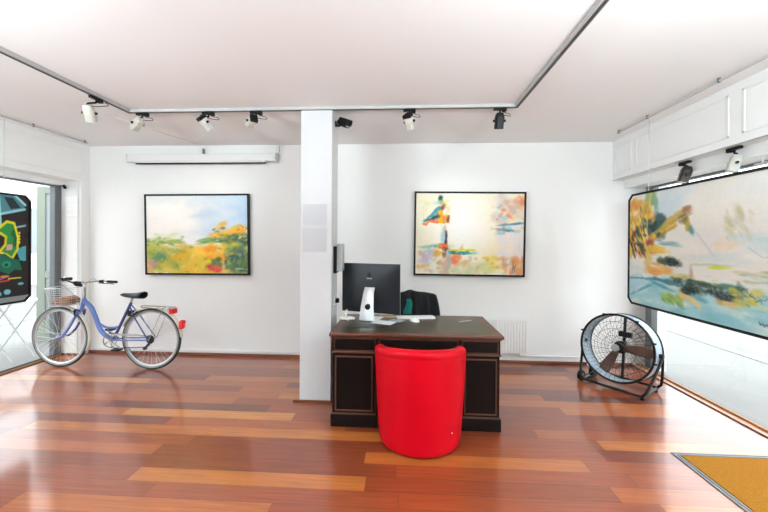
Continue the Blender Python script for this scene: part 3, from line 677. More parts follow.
# ------------------------------------------------------------------ desk
M_desk = mat('dark_walnut_desk', '#150e0c', .45, var=.4, scale=5, stretch=(6, 6, .7), spec=.18)
M_deskp = mat('dark_walnut_panel', '#0f0b0a', .4, var=.5, scale=6, stretch=(7, 7, .6), spec=.2)
M_dmould = mat('worn_brown_moulding', '#5b3523', .45, var=.4, scale=14, stretch=(1, 1, 3))
M_dtop = mat('worn_brown_desk_edge', '#532a1a', .42, var=.6, scale=9, stretch=(1, 5, 5), coat=.2)
M_leather = mat('olive_brown_leather_inlay', '#38301f', .4, var=.45, scale=3.5, coat=.35)
DX0, DX1, DY0, DY1 = -.565, .757, 2.75, 3.47
t = thing('pedestal_desk', 'antique dark wooden pedestal desk with a leather-inlaid top in front of the column', 'desk', (.096, 3.11, 0))
ox, oy = .096, 3.11
x0, x1, y0, y1 = DX0 - ox, DX1 - ox, DY0 - oy, DY1 - oy
top = MB().box(x0 - .012, x1 + .015, y0 - .02, y1 + .01, .712, .74).build('desk_top', M_dtop, t, bevel=.008, seg=3)
MB().box(x0 + .06, x1 - .06, y0 + .05, y1 - .06, .7395, .7415).build('leather_inlay', M_leather, top)
MB().box(x0 + .002, x1 - .002, y0 - .004, y1 - .004, .698, .713).build('cornice', M_dmould, t, bevel=.004)
PW = .365
for side, (a, b) in enumerate(((x0, x0 + PW), (x1 - .315, x1))):
    pd = MB().box(a + .012, b - .012, y0 + .012, y1 - .012, .07, .58).build('pedestal', M_desk, t, bevel=.003)
    MB().box(a, b, y0, y1, 0, .095).build('plinth', M_desk, pd, bevel=.004)
    MB().box(a + .006, b - .006, y0 + .006, y1 - .006, .095, .107).build('plinth_moulding', M_dmould, pd, bevel=.004)
    for (fy, sg) in ((y0 + .012, -1), (y1 - .012, 1)):
        ya, yb = sorted((fy, fy + sg * .006))
        MB().box(a + .045, b - .045, ya, yb, .135, .545).build('door_panel', M_deskp, pd, bevel=.002)
        ya, yb = sorted((fy, fy + sg * .011)); m = MB()
        m.box(a + .034, b - .034, ya, yb, .124, .134).box(a + .034, b - .034, ya, yb, .546, .556).box(a + .034, a + .043, ya, yb, .124, .556).box(b - .043, b - .034, ya, yb, .124, .556)
        m.build('panel_moulding', M_dmould, pd, bevel=.003)
MB().box(x0 + .008, x1 - .008, y0 + .008, y1 - .008, .592, .70).build('frieze', M_desk, t, bevel=.003)
for (a, b) in ((x0 + .002, x0 + PW - .002), (x1 - .313, x1 - .002)): MB().box(a, b, y0 + .002, y1 - .002, .578, .592).build('waist_moulding', M_dmould, t, bevel=.004)
for (a, b) in ((x0 + .03, x0 + PW - .02), (x0 + PW + .02, x1 - .335), (x1 - .295, x1 - .03)):
    dr = MB().box(a, b, y0 - .0, y0 + .01, .605, .69).build('drawer_front', M_deskp, t, bevel=.003)
    MB().box(a - .006, b + .006, y0 + .003, y0 + .009, .598, .604).box(a - .006, b + .006, y0 + .003, y0 + .009, .691, .696).box(a - .006, a, y0 + .003, y0 + .009, .598, .696).box(b, b + .006, y0 + .003, y0 + .009, .598, .696).build('drawer_bead', M_dmould, dr)
MB().box(x0 + PW - .02, x1 - .3, y1 - .12, y1 - .1, .3, .6).build('modesty_panel', M_desk, t)

# ------------------------------------------------------------------ computer and desk items
M_scr = mat('dark_graphite_back', '#1e2126', .42, .3, var=.06)
M_alup = mat('bright_aluminium', '#eef0f1', .35, .1, scale=40, var=.02)
ZT = .7415
t = thing('desktop_computer', 'all-in-one computer seen from behind, dark back on a silver foot', 'computer', (-.305, 3.30, ZT), math.radians(-17))
# body: curved back shell, screen faces +Y, back faces the viewer (-Y)
P = []; nx, nz = 16, 14
shell = MB()
for i in range(nx + 1):
    row = []
    for j in range(nz + 1):
        u = i / nx * 2 - 1; v = j / nz * 2 - 1
        bulge = .034 * (1 - abs(u) ** 2.4) * (1 - abs(v) ** 2.4)
        row.append((u * .292, -.004 - bulge, .28 + v * .23))
    P.append(row)
shell.grid(P)
bk = shell.build('back_shell', M_scr, t, angle=60)
MB().box(-.292, .292, -.0035, .004, .05, .51).build('edge_band', M_alup, t, bevel=.002)
MB().box(-.285, .285, .004, .0055, .13, .503).build('screen', M_blackp, t)
MB().box(-.288, .288, .004, .005, .054, .128).build('chin', M_alup, t)
# emblem on the back
ap = []
for k in range(28):
    q = 2 * PI * k / 28; r = .019 * (1 + .06 * math.cos(2 * q)) * (1 - .12 * math.exp(-((q - PI / 2) ** 2) * 12)); xx, zz = r * math.cos(q), r * math.sin(q) * 1.04
    if xx > .010 and abs(zz - .003) < .009: xx = .012
    ap.append((xx, zz))
em = MB(); em.prism([(x, z + .405) for x, z in ap], -.0385, -.036, 'xz'); em.prism([(-.001, .428), (.007, .431), (.009, .438), (.001, .436)], -.034, -.031, 'xz')
em.build('emblem', mat('emblem_dark', '#0b0c0e', .2, .2), bk)
MB().box(-.024, .028, -.0395, -.037, .368, .378).build('name_strip', M_lgrey, bk, smooth=False)
# stand: bent aluminium sheet widening to its foot
st = MB(); sec = [(-.041, .057, -.036, .29), (-.042, .06, -.068, .245), (-.045, .078, -.118, .125), (-.047, .096, -.148, .014), (-.047, .1, -.144, .006), (-.05, .11, -.02, .0035), (-.05, .11, .07, .0035)]
st.grid([[(l_, y, z), (r_, y, z)] for l_, r_, y, z in sec]); so = st.build('stand', M_alup, t, solid=.006, angle=50)
MB().cyl((.024, -.112, .128), (.024, -.1335, .1245), .025, 24).build('cable_hole', M_black, so)
tag(MB().box(-.47, -.13, 2.915, 3.04, ZT, ZT + .004).build('desk_mat', mat('dark_grey_mat', '#2b2b2c', .5), bevel=.002), 'thin dark mat lying at the desk edge in front of the computer foot', 'mat')
def paper(x, y, rz, w, h, z, label, m, n='paper_sheet', th=.002):
    o = MB().box(-w / 2, w / 2, -h / 2, h / 2, 0, th).build(n, m, smooth=False)
    o.location = (x, y, z); o.rotation_euler = (0, 0, math.radians(rz)); return tag(o, label, 'paper', 'papers on the desk')
M_pap = mat('white_paper', '#dfe2e6', .7, var=.03); M_pap2 = mat('grey_printed_paper', '#9aa0a8', .6, var=.25, scale=40); M_pap3 = mat('kraft_card', '#c9a878', .7, var=.1)
paper(-.17, 3.1, -22, .19, .13, ZT + .0045, 'white sheet poking out to the right of the computer foot', M_pap)
paper(-.06, 3.17, -30, .12, .09, ZT + .007, 'printed bluish sheet lying under the right edge of the monitor', M_pap2)
paper(-.12, 3.36, -4, .22, .09, ZT, 'tan card folder lying behind the computer foot', M_pap3, 'card_folder', .006)
t = thing('keyboard', 'white computer keyboard lying right of the monitor', 'keyboard', (.13, 3.33, ZT), math.radians(10))
MB().box(-.19, .17, -.05, .055, 0, .012).build('keyboard_base', M_white, t, bevel=.004)
km = MB()
for r in range(5):
    for k in range(14): km.box(-.182 + k * .0248, -.162 + k * .0248, -.044 + r * .0195, -.028 + r * .0195, .012, .016)
km.build('keys', M_white, t, smooth=False)
t = thing('computer_mouse', 'white computer mouse in front of the keyboard', 'computer mouse', (.105, 3.2, ZT), math.radians(35))
mm = MB(); P = []
for i in range(13):
    a = i / 12 * PI; row = []
    for j in range(9):
        b_ = j / 8 * PI; row.append((.032 * math.sin(a) * math.cos(b_), -.058 * math.cos(a), .03 * math.sin(a) * math.sin(b_) ** .7 * (1 if j not in (0, 8) else 0)))
    P.append(row)
mm.grid(P); mm.build('mouse_shell', M_white, t, angle=80)
MB().cyl((-.003, .035, .022), (.003, .035, .022), .006, 12).build('scroll_wheel', M_lgrey, t)
t = thing('ballpoint_pen', 'silver pen lying alone on the right half of the desk', 'pen', (.56, 3.22, ZT + .004), math.radians(28))
MB().tube([(-.065, 0, 0), (-.055, 0, 0), (.06, 0, 0), (.068, 0, 0), (.074, 0, 0)], [.0035, .0045, .0045, .003, .001], 10).build('barrel', M_silver, t)
MB().box(-.06, -.02, -.001, .001, .0045, .0065).build('clip', M_chrome, t)
# tangled cables beside the computer
cb = []
rs = random.Random(5)
t = thing('power_adapter', 'white power adapter with tangled cables left of the computer foot', 'power adapter', (-.53, 3.22, ZT))
MB().box(-.05, .03, -.03, .03, 0, .028).build('adapter_body', M_cream, t, bevel=.008, seg=3)
MB().cyl((0, .02, .02), (.01, .03, .085), .012, 12, .009).build('plug', M_cream, t)
for k in range(4):
    pts = [(-.03 + rs.uniform(-.01, .01), rs.uniform(-.05, .05), .006 + .004 * k)]
    for q in range(6): pts.append((rs.uniform(-.03, .09), rs.uniform(-.06, .04), .006 + .012 * rs.random()))
    MB().tube(spline(pts, 6), .0045, 6).build('cable', M_white, t)

# ------------------------------------------------------------------ office chair with jacket, behind the desk
M_fab = mat('black_fabric', '#101114', .85, var=.2, scale=60, bump=.2)
t = thing('office_chair', 'black office chair behind the desk, only its back showing above the top', 'chair', (.15, 3.83, 0))
P = []
for i in range(13):
    u = i / 12 * 2 - 1; row = []
    for j in range(9):
        v = j / 8
        hw = .25 - .05 * v ** 3
        row.append((u * hw, .14 - .05 * (1 - u * u) * -1 + .04 * v - .13, .5 + v * (.425 - .02 * u * u)))
    P.append(row)
MB().grid(P).build('backrest', M_fab, t, solid=.045, sub=1).location.y = -.1
MB().lathe([(.22, .42), (.24, .44), (.235, .48), (.2, .49)], 28).build('seat', M_fab, t, bevel=0)
MB().box(-.03, .03, -.17, -.13, .43, .6).build('back_support', M_blackp, t, bevel=.005)
MB().cyl((0, 0, .1), (0, 0, .42), .03, 16).build('gas_column', M_blackp, t)
for k in range(5):
    q = 2 * PI * k / 5 + .3; e = (.27 * math.cos(q), .27 * math.sin(q), .065)
    lg = MB().tube([(0, 0, .1), e], [.028, .018], 8).build('leg', M_blackp, t)
    MB().cyl((e[0] - .012, e[1], .03), (e[0] + .012, e[1], .03), .03, 16).build('castor', M_blackp, lg)
t = thing('jacket', 'black jacket with a teal patch hung over the back of the office chair', 'jacket', (.10, 3.665, .93))
P = []
for i in range(19):
    u = i / 18 * 2 - 1; row = []
    for j in range(12):
        s_ = j / 11
        wob = .012 * math.sin(u * 9 + s_ * 5) + .008 * math.sin(u * 17 - s_ * 7)
        if s_ < .3: y = .04 - s_ * .35; z = .022 * math.sin(s_ / .3 * PI / 2)
        else: y = -.065 - .02 * (s_ - .3) + wob; z = .022 - (s_ - .3) * .55
        hump = .018 * math.exp(-((u + .22) / .25) ** 2)
        row.append((u * (.14 + .05 * s_), y, z + hump * (1 - s_ * .5) - .02 * u * u))
    P.append(row)
MB().grid(P).build('jacket_shell', M_fab, t, solid=.012, sub=1)
tp = MB(); P = []
for i in range(7):
    u = i / 6 * 2 - 1; P.append([(-.045 + u * (.024 + .004 * j) + .012 * math.sin(j * .9), -.098 - .004 * math.cos(u * 5), -.045 - j * .026 ) for j in range(7)])
tp.grid(P).build('teal_lining', mat('teal_cloth', '#0f6f66', .8, var=.2, scale=40), t, solid=.006, sub=1)

# ------------------------------------------------------------------ red tub chair
M_red = mat('red_leather', '#c40017', .42, var=.05, scale=7, spec=.16, bump=.05, rvar=.03)
t = thing('tub_chair', 'bright red leather tub chair seen from behind, pushed up to the desk', 'chair', (.128, 2.635, 0))
path = []       # outer U: (x, y, nx, ny, s) from left arm front round the back to right arm front
NA = 28
for k in range(4): path.append((-1, .13 - .13 * k / 4 * 1.0, -1, 0))
for k in range(NA + 1):
    q = PI + PI * k / NA; path.append((math.cos(q), 0 + math.sin(q), math.cos(q), math.sin(q)))
for k in range(1, 5): path.append((1, .13 * k / 4, 1, 0))
P = []
for (cx_, cy_, nx_, ny_) in path:
    straight = abs(cx_) == 1 and cy_ >= 0
    a = 0 if not straight else cy_ / .13
    bk_ = max(0, -ny_)
    zt = .685 + .055 * bk_ ** .8 - .035 * a ** 2
    def pt(r, z): 
        if straight: return (nx_ * r, cy_ * .9, z)
        return (nx_ * r, ny_ * r * .985, z)
    row = [pt(.265, .012), pt(.287, .012), pt(.297, .03), pt(.302, .08), pt(.312, .2), pt(.321, .35), pt(.329, .5), pt(.333, zt - .1), pt(.335, zt - .066), pt(.331, zt - .058), pt(.338, zt - .045), pt(.334, zt - .015), pt(.315, zt), pt(.285, zt + .002), pt(.262, zt - .012), pt(.252, zt - .05), pt(.245, zt - .15), pt(.235, .42), pt(.23, .36)]
    P.append(row)
sh = MB(); sh.grid(P)
nr = len(P[0]); last = (len(P) - 1) * nr
sh.f.append(tuple(range(nr))); sh.f.append(tuple(last + j for j in range(nr))[::-1])
sh.build('tub_shell', M_red, t, sub=1)
def dsh(r, yf, n=20):
    o = [(r * math.cos(PI + PI * k / n), r * math.sin(PI + PI * k / n)) for k in range(n + 1)]
    return o + [(r, yf * .6), (r * .93, yf), (-r * .93, yf), (-r, yf * .6)]
MB().prism(dsh(.262, .2), .012, .3).build('seat_base', M_red, t, bevel=.02, seg=3)
MB().prism(dsh(.24, .215), .3, .43).build('seat_cushion', M_red, t, bevel=.035, seg=4)
for (a, b) in ((-.2, -.12), (.2, -.12), (-.2, .14), (.2, .14)): MB().cyl((a, b, 0), (a, b, .014), .018, 12).build('foot', M_blackp, t)
cr = MB().cyl((.205, -.246, .175), (.207, -.248, .176), .004, 8); cr.build('scuff', M_white, t)

# ------------------------------------------------------------------ door mat
M_coir = mat('orange_coir', '#a36c22', .95, var=.3, scale=90, bump=1.0, spec=.1)
t = thing('doormat', 'orange-brown coir doormat in a metal frame let into the floor at right', 'doormat', (1.865, 2.56, 0))
MB().box(.04, .86, -1.25, -.04, .001, .009).build('coir_pad', M_coir, t, bevel=.003)
MB().box(0, .9, -.012, 0, .0005, .006).box(0, .012, -1.29, -.012, .0005, .006).box(.02, .88, -.035, -.025, .0005, .008).box(.02, .032, -1.27, -.035, .0005, .008).box(.888, .9, -1.29, -.012, .0005, .006).box(.012, .888, -1.29, -1.278, .0005, .006).build('metal_frame', M_alu, t, smooth=False)
MB().box(.012, .888, -.025, -.012, .0005, .003).box(.012, .02, -1.27, -.025, .0005, .003).build('frame_lip', M_aluL, t, smooth=False)

# ------------------------------------------------------------------ drum fan
M_drum = mat('pale_blue_steel', '#b4c6d4', .3, .35, scale=20)
M_fanb = mat('fan_black_steel', '#141516', .35, .3)
M_blade = mat('brown_fan_blade', '#6e5145', .5, var=.15, scale=10)
t = thing('drum_fan', 'large round drum floor fan on a wheeled black tube stand before the right window', 'fan', (2.20, 3.715, 0), math.radians(-52))
R, DP, ZC = .325, .2, .40
tilt = math.radians(-6)
MT = Matrix.Translation((0, 0, ZC)) @ Matrix.Rotation(tilt, 4, 'X') @ Matrix.Rotation(PI / 2, 4, 'X')   # lathe z -> -y (near)
dm = MB().lathe([(R, -DP / 2), (R + .008, -DP / 4), (R + .008, DP / 4), (R, DP / 2)], 64, MT, closed=False)
dr = dm.build('drum', M_drum, t, solid=.004)
for z in (-DP / 2, DP / 2):
    pts = [MT @ V(((R + .004) * math.cos(2 * PI * k / 64), (R + .004) * math.sin(2 * PI * k / 64), z)) for k in range(64)]
    MB().tube(pts, .011, 8, True).build('rim', M_fanb, dr)
def grille(z, bul, nsp, name):
    m = MB()
    for k in range(nsp):
        q = 2 * PI * k / nsp; pts = []
        for j in range(5):
            r = .055 + (R - .055) * j / 4; qq = q + .25 * (1 - j / 4)
            pts.append(MT @ V((r * math.cos(qq), r * math.sin(qq), z + bul * (1 - (j / 4) ** 2))))
        m.tube(pts, .0013, 4)
    for r in (.055, .12, .19, .26):
        m.tube([MT @ V((r * math.cos(2 * PI * k / 40), r * math.sin(2 * PI * k / 40), z + bul * (1 - ((r - .055) / (R - .055)) ** 2))) for k in range(40)], .0016, 4, True)
    return m.build(name, M_fanb, t)
grille(DP / 2, .03, 44, 'front_grille'); grille(-DP / 2, -.02, 30, 'rear_grille')
MB().lathe([(.03, .125), (.036, .12), (.036, .1), (.02, .098)], 24, MT).build('badge', M_lgrey, t)
MB().lathe([(.05, -.09), (.062, -.085), (.062, -.01), (.04, .0)], 24, MT).build('motor', M_fanb, t)
MB().lathe([(.045, .0), (.045, .03), (.03, .035)], 24, MT).build('hub', M_fanb, t)
for q0 in (2, 243):
    P = []
    for i in range(9):
        r = .04 + .255 * i / 8; hw = .036 + .022 * math.sin(i / 8 * PI * .62)
        if i == 8: hw *= .8
        row = []
        for j in range(5):
            w_ = (j / 4 * 2 - 1) * hw; pit = .55 - .25 * i / 8
            q = math.radians(q0)
            a_, b_ = r * math.cos(q) - w_ * math.cos(pit) * math.sin(q), r * math.sin(q) + w_ * math.cos(pit) * math.cos(q)
            row.append(MT @ V((a_, b_, .018 + w_ * math.sin(pit) * .6)))
        P.append(row)
    MB().grid(P).build('blade', M_blade, t, solid=.004)
MB().box(-.05, .07, .1, .155, -.12, -.07, MT).build('switch_box', M_fanb, t, bevel=.008)
MB().box(-.012, .012, -R, R, -.105, -.092, MT).build('motor_bracket', M_fanb, t)
# small clips round the rim
for q in (20, 110, 160, -12, 60):
    p = MT @ V(((R + .012) * math.cos(math.radians(q)), (R + .012) * math.sin(math.radians(q)), DP / 2)); MB().box(p.x - .02, p.x + .02, p.y - .012, p.y + .012, p.z - .008, p.z + .008).build('clip', M_fanb, t, bevel=.003)
# stand: a rounded triangle each side, two cross tubes
for sx in (-1, 1):
    X = sx * .35; Xb = sx * .26
    pts = [(X, 0, ZC), (X, -.03, ZC - .06), (sx * .30, -.17, .1), (Xb * 1.04, -.19, .05), (Xb, -.15, .03), (Xb, .15, .03), (Xb * 1.04, .19, .05), (sx * .30, .17, .1), (X, .03, ZC - .06)]
    MB().tube(spline(pts, 5, True), .0125, 8, True).build('side_frame', M_fanb, t)
    MB().cyl((X * .93, 0, ZC), (X * 1.05, 0, ZC), .022, 14).build('pivot_knob', M_fanb, t)
for y in (-.19, .19): MB().tube([(-.265, y, .036), (.265, y, .036)], .0125, 8).build('cross_tube', M_fanb, t)
for y in (-.15, .1):
    wl = MB().cyl((-.325, y, .055), (-.285, y, .055), .055, 28).build('wheel', M_fanb, t, bevel=.008)
    MB().cyl((-.328, y, .055), (-.282, y, .055), .02, 16).build('hub_cap', M_lgrey, wl)
MB().cyl((-.28, -.15, .055), (-.28, .1, .055), .008, 8).build('axle', M_fanb, t)
for y in (-.16, .16): MB().cyl((.255, y, 0), (.255, y, .03), .018, 14).build('rubber_foot', M_blackp, t)

# ------------------------------------------------------------------ bicycle (local x along the bike, front at -x)
M_blue = mat('periwinkle_blue_paint', '#5a74b8', .25, .1, var=.05, coat=.5)
M_blued = mat('navy_blue_paint', '#343f80', .25, .1, var=.05, coat=.5)
M_tyre = mat('black_tyre', '#2a2a2b', .7)
M_tyreg = mat('grey_tyre_wall', '#8e8f8d', .7)
M_fend = mat('cream_mudguard', '#e0dbcd', .3, var=.03)
M_saddle = mat('navy_black_saddle', '#1c2230', .4)
M_redp = mat('red_lens', '#e01818', .2)
M_wick = mat('brown_wicker', '#8a5c34', .8, var=.35, scale=60, bump=.5)
t = thing('bicycle', 'blue step-through bicycle with a front basket parked against the back wall', 'bicycle', (-3.365, 3.84, 0), math.radians(0))
RW = .345
RH, FH, BB = V((.535, 0, RW)), V((-.55, 0, RW)), V((.085, 0, .33))
def wheel(c, name):
    w = MB().ring(c, (0, 1, 0), RW - .016, .016, 72, 10).build(name, M_tyre, t)
    MB().ring(c, (0, 1, 0), RW - .026, .0175, 72, 8).build('tyre_wall', M_tyreg, w)
    MB().ring(c, (0, 1, 0), RW - .042, .011, 72, 8).build('rim', M_silver, w)
    s = MB()
    for k in range(32):
        q = 2 * PI * k / 32; off = .55 * (1 if k % 4 < 2 else -1); yy = .03 * (1 if k % 2 else -1)
        s.tube([c + V((.02 * math.cos(q + off * 2), yy, .02 * math.sin(q + off * 2))), c + V(((RW - .045) * math.cos(q), 0, (RW - .045) * math.sin(q)))], .0013, 4)
    s.build('spokes', M_silver, w)
    MB().cyl(c + V((0, -.04, 0)), c + V((0, .04, 0)), .018, 16).cyl(c + V((0, -.065, 0)), c + V((0, .065, 0)), .007, 10).build('hub', M_chrome, w)
wheel(FH, 'front_wheel'); wheel(RH, 'rear_wheel')
ht, hb = V((-.262, 0, .79)), V((-.305, 0, .64))
fr = MB()
fr.tube([hb, ht], .02, 12)
fr.tube(spline([(-.262, 0, .76), (-.185, 0, .69), (-.128, 0, .57), (-.075, 0, .44), (.0, 0, .365), BB], 8), .024, 12)
fr.tube(spline([(-.125, 0, .575), (-.09, 0, .51), (-.014, 0, .467), (.08, 0, .462), (.16, 0, .478)], 6), .0125, 10)
fr.cyl(BB + V((0, -.035, 0)), BB + V((0, .035, 0)), .024, 16)
f = fr.build('frame', M_blue, t)
MB().tube([BB, (.292, 0, .75)], .0155, 12).build('seat_tube', M_blued, t)
for s in (-1, 1):
    MB().tube([(BB.x + .02, s * .025, BB.z), (.2, s * .05, .333), (RH.x, s * .062, RH.z)], .009, 8).build('chain_stay', M_blue, f)
    MB().tube([(.284, s * .015, .72), (.36, s * .045, .6), (RH.x, s * .062, RH.z)], .0075, 8).build('seat_stay', M_blued, f)
    MB().tube(spline([(-.305, s * .045, .645), (-.33, s * .052, .58), (-.42, s * .055, .43), (-.5, s * .055, .355), (FH.x, s * .055, FH.z)], 5), [.013] * 21, 8).build('fork_blade', M_blued if s > 0 else M_blue, t)
MB().tube([(-.305, -.05, .65), (-.305, .05, .65)], .014, 8).build('fork_crown', M_blued, t)
MB().tube([(.27, 0, .69), (.318, 0, .84)], .0125, 10).build('seat_post', M_chrome, t)
# saddle
P = []
for i in range(13):
    s = i / 12; x = .175 + s * .265; hw = .022 + .07 * (max(0, (s - .25) / .75)) ** 1.5; 
    if i == 12: hw *= .75
    zc = .862 - .03 * s * (1.2 - s) + (.0 if s < .6 else (s - .6) * .01)
    row = [(x, hw * math.cos(a), zc - .012 + (.02 + .022 * s) * (math.sin(a) if math.sin(a) > 0 else math.sin(a) * 1.0) * (1 if i not in (0,) else .5)) for a in [2 * PI * j / 12 for j in range(13)]]
    P.append(row)
sd = MB(); sd.grid(P); sd.build('saddle', M_saddle, t, sub=1).location = (.0, 0, -.012)
# mudguards
def guard(c, a0, a1, name, m, R_=RW + .018, sgn=1):
    P = []
    for i in range(25):
        q = math.radians(a0 + (a1 - a0) * i / 24)
        row = []
        for j in range(7):
            a = (j / 6 - .5) * PI * .9; r = R_ - .014 + .014 * math.cos(a)
            row.append((c.x + r * math.cos(q), .027 * math.sin(a), c.z + r * math.sin(q)))
        P.append(row)
    return MB().grid(P).build(name, m, t, solid=.002)
guard(RH, 158, 5, 'rear_mudguard', M_fend); guard(FH, 98, -25, 'front_mudguard', M_fend)
# handlebar, stem, grips, levers
hbz = .985
MB().tube(spline([(-.262, 0, .78), (-.255, 0, .85), (-.262, 0, .92), (-.30, 0, hbz - .02)], 5), .012, 10).build('stem', M_chrome, t)
hbp = [(.03, -.30, 1.01), (-.06, -.285, 1.015), (-.13, -.22, 1.01), (-.17, -.1, .985), (-.18, 0, .965), (-.17, .1, .985), (-.13, .22, 1.01), (-.06, .285, 1.015), (.03, .3, 1.01)]
hbp = [(x - .17, y, z - .012 - y * .17) for x, y, z in hbp]
MB().tube(spline(hbp, 6), .011, 10).build('handlebar', M_chrome, t)
for s in (-1, 1):
    g = MB().tube([(-.24, s * .283, .998 - s * .048), (-.13, s * .3, .994 - s * .051)], .016, 12).build('grip', M_blackp, t)
    MB().tube(spline([(-.285, s * .235, .993 - s * .04), (-.275, s * .25, .973 - s * .042), (-.2, s * .275, .973 - s * .047), (-.16, s * .29, .968 - s * .05)], 5), .005, 8).cyl((-.29, s * .22, .988 - s * .037), (-.265, s * .255, .998 - s * .043), .02, 12).build('brake_lever', M_blackp, g)
    MB().tube(spline([(-.29, s * .22, .988 - s * .037), (-.36, s * .2, .99), (-.36, s * .1, .9), (-.32, s * .03, .78), (-.3, s * .02, .7)], 6), .003, 6).build('brake_cable', M_lgrey, t)
MB().cyl((-.36, .0, .955), (-.30, 0, .95), .03, 16).box(-.33, -.3, -.07, -.05, .95, .99).build('lamp', M_blackp, t)
# basket
bx0, bx1, bz0, bz1 = -.62, -.34, .715, .915
bm_ = MB()
def bp(u, v, w):   # u 0..1 round, w 0..1 up
    k = .82 + .18 * w
    cx_, hw, hd = (bx0 + bx1) / 2, (bx1 - bx0) / 2 * k, .155 * k
    q = u * 2 * PI; s_ = 2 / 5
    return V((cx_ + hw * math.copysign(abs(math.cos(q)) ** s_, math.cos(q)), hd * math.copysign(abs(math.sin(q)) ** s_, math.sin(q)), bz0 + (bz1 - bz0) * w))
for w_ in [k / 8 for k in range(9)]: bm_.tube([bp(k / 40, 0, w_) for k in range(40)], .0016 if 0 < w_ < 1 else .0038, 5, True)
for k in range(40): bm_.tube([bp(k / 40, 0, 0), bp(k / 40, 0, 1)], .0015, 4)
for k in range(9): bm_.tube([(bx0 + .03 + k * .027, -.12, bz0), (bx0 + .03 + k * .027, .12, bz0)], .0015, 4)
bk = bm_.build('basket', M_silver, t)
MB().tube([(-.36, 0, .73), (-.31, 0, .72)], .01, 8).tube([(-.4, -.06, .713), (-.33, -.05, .6), (-.552, -.062, .34)], .003, 6).build('basket_support', M_silver, bk)
bag = thing('wicker_pouch', 'brown wicker pouch lying in the wire basket of the bicycle', 'pouch', (-3.365 - .485, 3.84, .7175))
MB().prism([(-.1, .005), (.095, 0), (.1, .06), (.03, .085), (-.06, .06), (-.1, .03)], -.085, .085, 'xz').build('pouch_body', M_wick, bag, bevel=.02, seg=3)
MB().prism([(-.06, .062), (.03, .087), (.095, .065), (.03, .095), (-.06, .07)], -.08, .08, 'xz').build('flap', mat('tan_leather', '#a8672f', .6), bag)
# rack, lights
rk = MB()
for s in (-1, 1):
    rk.tube([(.43, s * .03, .715), (.46, s * .055, .705), (.78, s * .055, .695), (.80, s * .03, .695)], .005, 6)
    rk.tube([(.7, s * .055, .697), (RH.x + .01, s * .065, RH.z)], .004, 6)
for k in range(5): rk.tube([(.47 + k * .07, -.055, .704 - k * .002), (.47 + k * .07, .055, .704 - k * .002)], .004, 6)
rk.tube([(.43, -.03, .715), (.43, .03, .715)], .005, 6); rk.tube([(.8, -.03, .695), (.8, .03, .695)], .005, 6)
rk.build('luggage_rack', M_chrome, t)
MB().box(.755, .81, -.04, .04, .635, .69).build('tail_light', M_redp, t, bevel=.008)
rf = MB().box(-.02, .025, -.03, .03, -.045, .05).build('reflector', M_redp, t, bevel=.008); rf.location = (.885, 0, .51); rf.rotation_euler = (0, .15, 0)
# drivetrain
ch = MB().ring((BB.x, -.05, BB.z), (0, 1, 0), .076, .005, 40, 6)
for k in range(5): ch.tube([(BB.x, -.05, BB.z), (BB.x + .074 * math.cos(1.257 * k), -.05, BB.z + .074 * math.sin(1.257 * k))], .006, 6)
ch.build('chainring', M_tyreg, t)
MB().tube(spline([(BB.x, -.05, BB.z + .08), (.3, -.05, BB.z + .062), (.535, -.05, .385), (.57, -.05, .345), (.535, -.05, .31), (.49, -.05, .265), (.45, -.05, .262), (BB.x, -.05, BB.z - .08), (BB.x - .08, -.05, BB.z)], 6, True), .0045, 6, True).build('chain', M_tyre, t)
MB().lathe([(.05, -.018), (.042, -.008), (.034, .002), (.026, .012)], 28, Matrix.Translation((RH.x, -.045, RH.z)) @ Matrix.Rotation(PI / 2, 4, 'X')).build('cassette', M_tyre, t)
MB().tube([(.55, -.06, .3), (.5, -.06, .255)], .012, 8).cyl((.5, -.068, .255), (.5, -.048, .255), .02, 14).build('derailleur', M_tyre, t)
for s, dx, dz in ((-1, .14, -.08), (1, -.14, .08)):
    ca = MB().tube([(BB.x, s * .065, BB.z), (BB.x + dx, s * .075, BB.z + dz)], [.012, .009], 8).build('crank_arm', M_chrome, t)
    MB().box(BB.x + dx - .045, BB.x + dx + .045, s * .12 - .035, s * .12 + .035, BB.z + dz - .01, BB.z + dz + .01).build('pedal', M_blackp, ca, bevel=.004)
MB().box(.12, .44, -.066, -.06, .39, .41).build('chain_guard', M_lgrey, t, bevel=.002)
MB().tube([(.15, .04, .31), (.2, .08, .2), (.3, .14, .007)], .007, 8).build('kickstand', M_tyre, t)
MB().box(.27, .31, -.03, .03, .6, .66).tube([(.36, -.06, .62), (.4, -.04, .66)], .008, 6).build('rear_brake', M_blackp, t, bevel=.003)
MB().tube([(-.315, -.06, .6), (-.34, -.05, .65)], .01, 6).box(-.355, -.32, -.04, -.02, .6, .67).build('front_brake', M_blackp, t)

# ------------------------------------------------------------------ outside
struct(MB().box(-16, 16, -12, 14, -.14, -.06), 'ground', M_pave)
def building(label, x0, x1, y0, y1, h, face, cols, mt=M_fac):
    t = thing('street_building', label, 'building', (0, 0, 0))
    MB().box(x0, x1, y0, y1, -.06, h).build('wall', mt, t, smooth=False)
    X = face
    for (a, b, z0, z1) in cols:
        s = .03 if X < 0 else -.03
        xa, xb = sorted((X, X + s)); w = MB().box(xa, xb, a, b, z0, z1).build('window', M_facw, t, smooth=False)
        xa, xb = sorted((X, X + s * 2)); MB().box(xa, xb, a - .05, b + .05, z0 - .06, z0).box(xa, xb, a - .05, b + .05, z1, z1 + .06).box(xa, xb, (a + b) / 2 - .02, (a + b) / 2 + .02, z0, z1).build('window_frame', M_fac, w, smooth=False)
building('pale shopfront building across the street, seen through the left window', -15, -12.5, -4, 16, 3.4, -12.5, [(1.2 + 2.3 * k, 2.6 + 2.3 * k, 1.0, 2.5) for k in range(5)])
